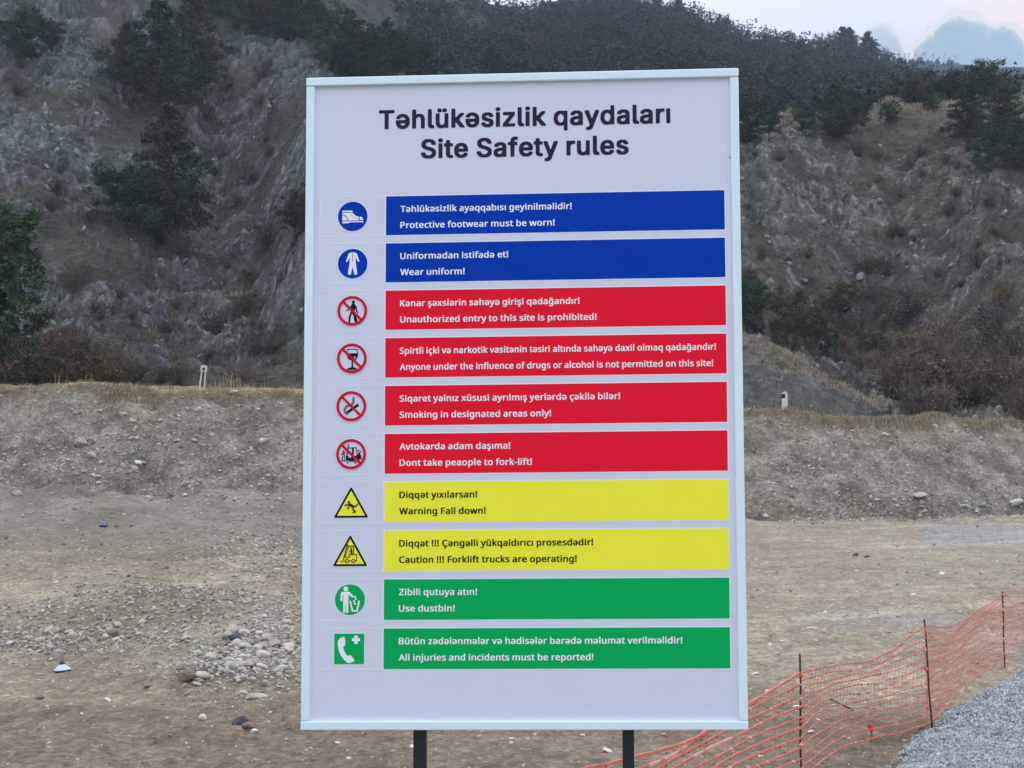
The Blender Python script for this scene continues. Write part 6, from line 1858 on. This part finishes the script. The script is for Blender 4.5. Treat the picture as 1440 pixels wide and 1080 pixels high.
# bare and autumn bushes
G1 = 'bare reddish brown bush in the thicket of the right gully'
for _ in range(100):
    x = random.uniform(1105, 1450)
    y = random.gauss(545, 30)
    y = min(max(y, 470), 596)
    lim = 508 + (x - 1040) * .36
    if x < 1250:
        y = min(y, lim - 4)
    shrub(x, y, random.uniform(36, 68) * (.7 if x < 1200 else 1), random.uniform(.9, 1.4), random.choice(TW), 'bare_bush', G1, 'bushes in the right gully thicket', ymin=82 if x < 1250 else 66)
for x, y, h_, lab in [(1165, 500, 44, 'low dull green bush at the left end of the gully thicket'), (1225, 505, 46, 'rounded dull green bush rising behind the middle of the thicket'), (1330, 500, 40, 'dull green bush above the right half of the thicket')]:
    tree(x, y, h_, 1.25, random.choice(OLIVES + ROUNDS), 'green_bush', lab, cat='bush')
for x, y, h_, lab in [(1250, 470, 60, 'bare bush on the rocks above the gully thicket'), (1290, 445, 52, 'brown bush on the slope high above the thicket'), (1400, 480, 70, 'bare brown bush at the right edge above the thicket'), (1236, 428, 40, 'small brown bush on the grey rocks of the right slope')]:
    shrub(x, y, h_, 1.2, random.choice(TW), 'bare_bush', lab)
for _ in range(26):
    x = random.uniform(20, 150)
    shrub(x, random.uniform(520, 545), random.uniform(34, 72), 1.2, random.choice(TW + YW), 'bare_bush', 'brown autumn bush behind the bank right of the tall left tree', 'bushes by the tall left tree', ymin=61)
for x, y, h_, k, lab in [(250, 541, 34, 'y', 'yellowish bush on the bank left of the left marker post'), (225, 540, 28, 'y', 'smaller yellowish bush left of the marker post bush'), (338, 545, 40, 't', 'reddish bush on the bank right of the left marker post'),
                         (190, 536, 44, 't', 'dark brown bush in the gully mouth at left'), (375, 500, 46, 't', 'brown bush on the slope by the left rock rib'), (300, 470, 44, 't', 'brown bush low in the left gully'), (340, 440, 42, 't', 'brown bush midway up the left gully'), (110, 400, 40, 't', 'reddish brown bush on the left slope below the green trees'), (130, 440, 22, 'y', 'small yellow green shrub on the left scree'), (255, 360, 44, 't', 'brown bush at the right foot of the tall pine'), (370, 350, 46, 't', 'brown bush on the slope left of the scrub tree')]:
    shrub(x, y, h_, 1.3, random.choice(YW if k == 'y' else TW), 'bare_bush', lab, ymin=58)
for _ in range(46):
    x = random.uniform(0, 430); y = random.uniform(60, 520)
    shrub(x, y, random.uniform(12, 30), 1.5, random.choice(FARB + TW), 'low_shrub', 'low brown shrub scattered on the left rocky slope', 'low shrubs on the left slope', ymin=66)
for _ in range(46):
    x = random.uniform(1045, 1440); y = random.uniform(215, 470)
    shrub(x, y, random.uniform(10, 26), 1.6, random.choice(FARB + TW + YW), 'low_shrub', 'low shrub scattered on the rocky slope under the right spur', 'low shrubs on the right slope', ymin=66)
# wooded hill above and right of the board
G2 = 'dark pine or bush of the wood covering the hill beyond the spur'
cnt = 0
for _ in range(4000):
    if cnt >= 292:
        break
    x = random.uniform(700, 1440)
    top = float(np.interp(x, [700, 760, 900, 1000, 1110, 1215, 1262, 1330, 1440], [40, 40, 30, 55, 80, 95, 115, 130, 130]))
    y = random.uniform(top, 190 if x > 1040 else 120)
    if random.random() > .35 + .65 * min(1, (x - 640) / 320):
        continue
    p = place(x, y, 140)
    if p is None:
        continue
    brown = random.random() < (.18 if p.y < 250 else .42)
    hpx = random.uniform(14, 34) * (1.3 if p.y < 260 else 1)
    shrub(x, y, hpx, 1.25, random.choice(FARB) if brown else random.choice(FARP), 'forest_tree', G2, 'trees of the wood beyond the spur', pos=p, cat='tree')
    cnt += 1
# undergrowth and tree tops that merge into one mass between the trees one can tell apart
WV, WF, nv_ = [], [], 0
proto_c = []
for k in range(5):
    Cn = rng.normal(size=(9, 3)) * np.array([.30, .30, .22]) + np.array([0, 0, .42])
    proto_c.append(leaf_cloud(Cn, np.full(9, .26), 9, .17, .8, 130 + k, .3)[0])
pts_ = []
for _ in range(9000):
    if len(pts_) >= 2300:
        break
    x = random.uniform(560, 1445)
    top = float(np.interp(x, [560, 700, 760, 900, 1000, 1110, 1215, 1262, 1330, 1440], [10, 15, 15, 8, 32, 60, 78, 100, 122, 120]))
    y = random.uniform(top, 196 if x > 1040 else 125)
    if random.random() > .32 + .68 * min(1, max(0, x - 660) / 240):
        continue
    p = place(x, y, 142)
    if p is not None:
        pts_.append(p)
for p in pts_:
    Hh_ = random.uniform(1.6, 4.6) * (p.y / 300) ** .5
    V = proto_c[random.randrange(5)] * np.array([Hh_ * 1.15, Hh_ * 1.15, Hh_]) + np.array(p)
    WV.append(V)
WV = np.concatenate(WV)
def _wood(p, N, mix, noise, ramp, base, bump):
    g = N('ShaderNodeNewGeometry').outputs['Position']
    kind_ = ramp(noise(.045, 4, .65, g), [(.38, (.016, .030, .022)), (.52, (.028, .046, .028)), (.60, (.042, .044, .030)), (.72, (.065, .052, .038))])
    c = mix(1.0, kind_, ramp(noise(.30, 3, .6, g), [(.34, .60), (.5, .95), (.66, 1.45)]), 'MULTIPLY')
    c = mix(1.0, c, ramp(N('ShaderNodeNewGeometry').outputs['Random Per Island'], [(0, .75), (1, 1.2)]), 'MULTIPLY')
    base(c)


M_wood = mat('wood_mass', _wood)
o = link(bpy.data.objects.new('woodland', mesh_from_np('woodland', WV, np.arange(len(WV)).reshape(-1, 3), [M_wood])))
tag(o, 'merged dark scrub and tree tops covering the hill beyond the spur', 'woodland', None, 'stuff')

# trees standing on the skyline
def on_skyline(px):
    Y = float(np.interp(px, kx, KY[:, 8]))
    s = (px - 720) / F
    j = int(np.clip(np.searchsorted(S, s), 0, nc - 1))
    m_ = YR > 200
    i = int(np.argmax(np.where(m_, (Z[:, j] - CAMZ) / YR, -9)))
    Y = YR[i] - 1.0
    return Vector((s * Y, Y, float(gz(s * Y, Y))))


for x, h_ in [(700, 7), (752, 8), (765, 10), (835, 10), (905, 14), (918, 12), (930, 18), (948, 12), (961, 21), (978, 10), (1000, 10), (1012, 8), (1024, 22), (1046, 14), (1060, 12), (1070, 13), (1085, 10), (1104, 12), (1120, 18), (1138, 12), (1150, 10), (1165, 20), (1178, 26), (1186, 24), (1196, 28), (1206, 26), (1216, 18), (1232, 28), (1240, 18), (1254, 20), (1262, 14), (1280, 12)]:
    slim = random.random() < .35
    shrub(x, 0, h_ * 1.15, .85 if slim else 1.25, random.choice(FARP if not slim else FARB), 'skyline_tree', 'small tree standing in outline on the wooded skyline', 'trees on the skyline', pos=on_skyline(x), cat='tree')
# small bushes on the distant ridge
for x in list(range(1262, 1362, 7)):
    X = (x + random.uniform(-3, 3) - 720) / F * 815
    zr = float(np.interp(X * 820 / 815, fx, prof))
    shrub(x, 0, random.uniform(4, 9), 1.3, random.choice(FARP), 'ridge_bush', 'tiny dark bush on the crest of the distant blue ridge', 'bushes on the distant ridge', pos=Vector((X, 815, zr - 2.6)))
# bare snags on the distant ridge
for x in (1272, 1277, 1285, 1291, 1300, 1311, 1314, 1325, 1334, 1341, 1349, 1357):
    s = (x - 720) / F
    X = s * 815
    z = float(np.interp(X * 820 / 815, fx, prof))
    g = Geo()
    hh_ = random.uniform(3, 6)
    g.tube([(0, 0, -4), (.1, 0, hh_ * .5), (.5, 0, hh_)], [.16, .12, .04], 5)
    for q in range(5):
        zz = hh_ * random.uniform(.3, .9)
        a = random.choice((-1, 1))
        g.tube([(0, 0, zz), (a * random.uniform(.6, 1.6), random.uniform(-.5, .5), zz + random.uniform(.5, 1.2))], [.12, .03], 4)
    o = g.obj('bare_snag', [M_bark])
    o.location = (X, 815, z)
    tag(o, 'thin bare tree trunk on the distant blue ridge', 'tree', 'bare trunks on the distant ridge')
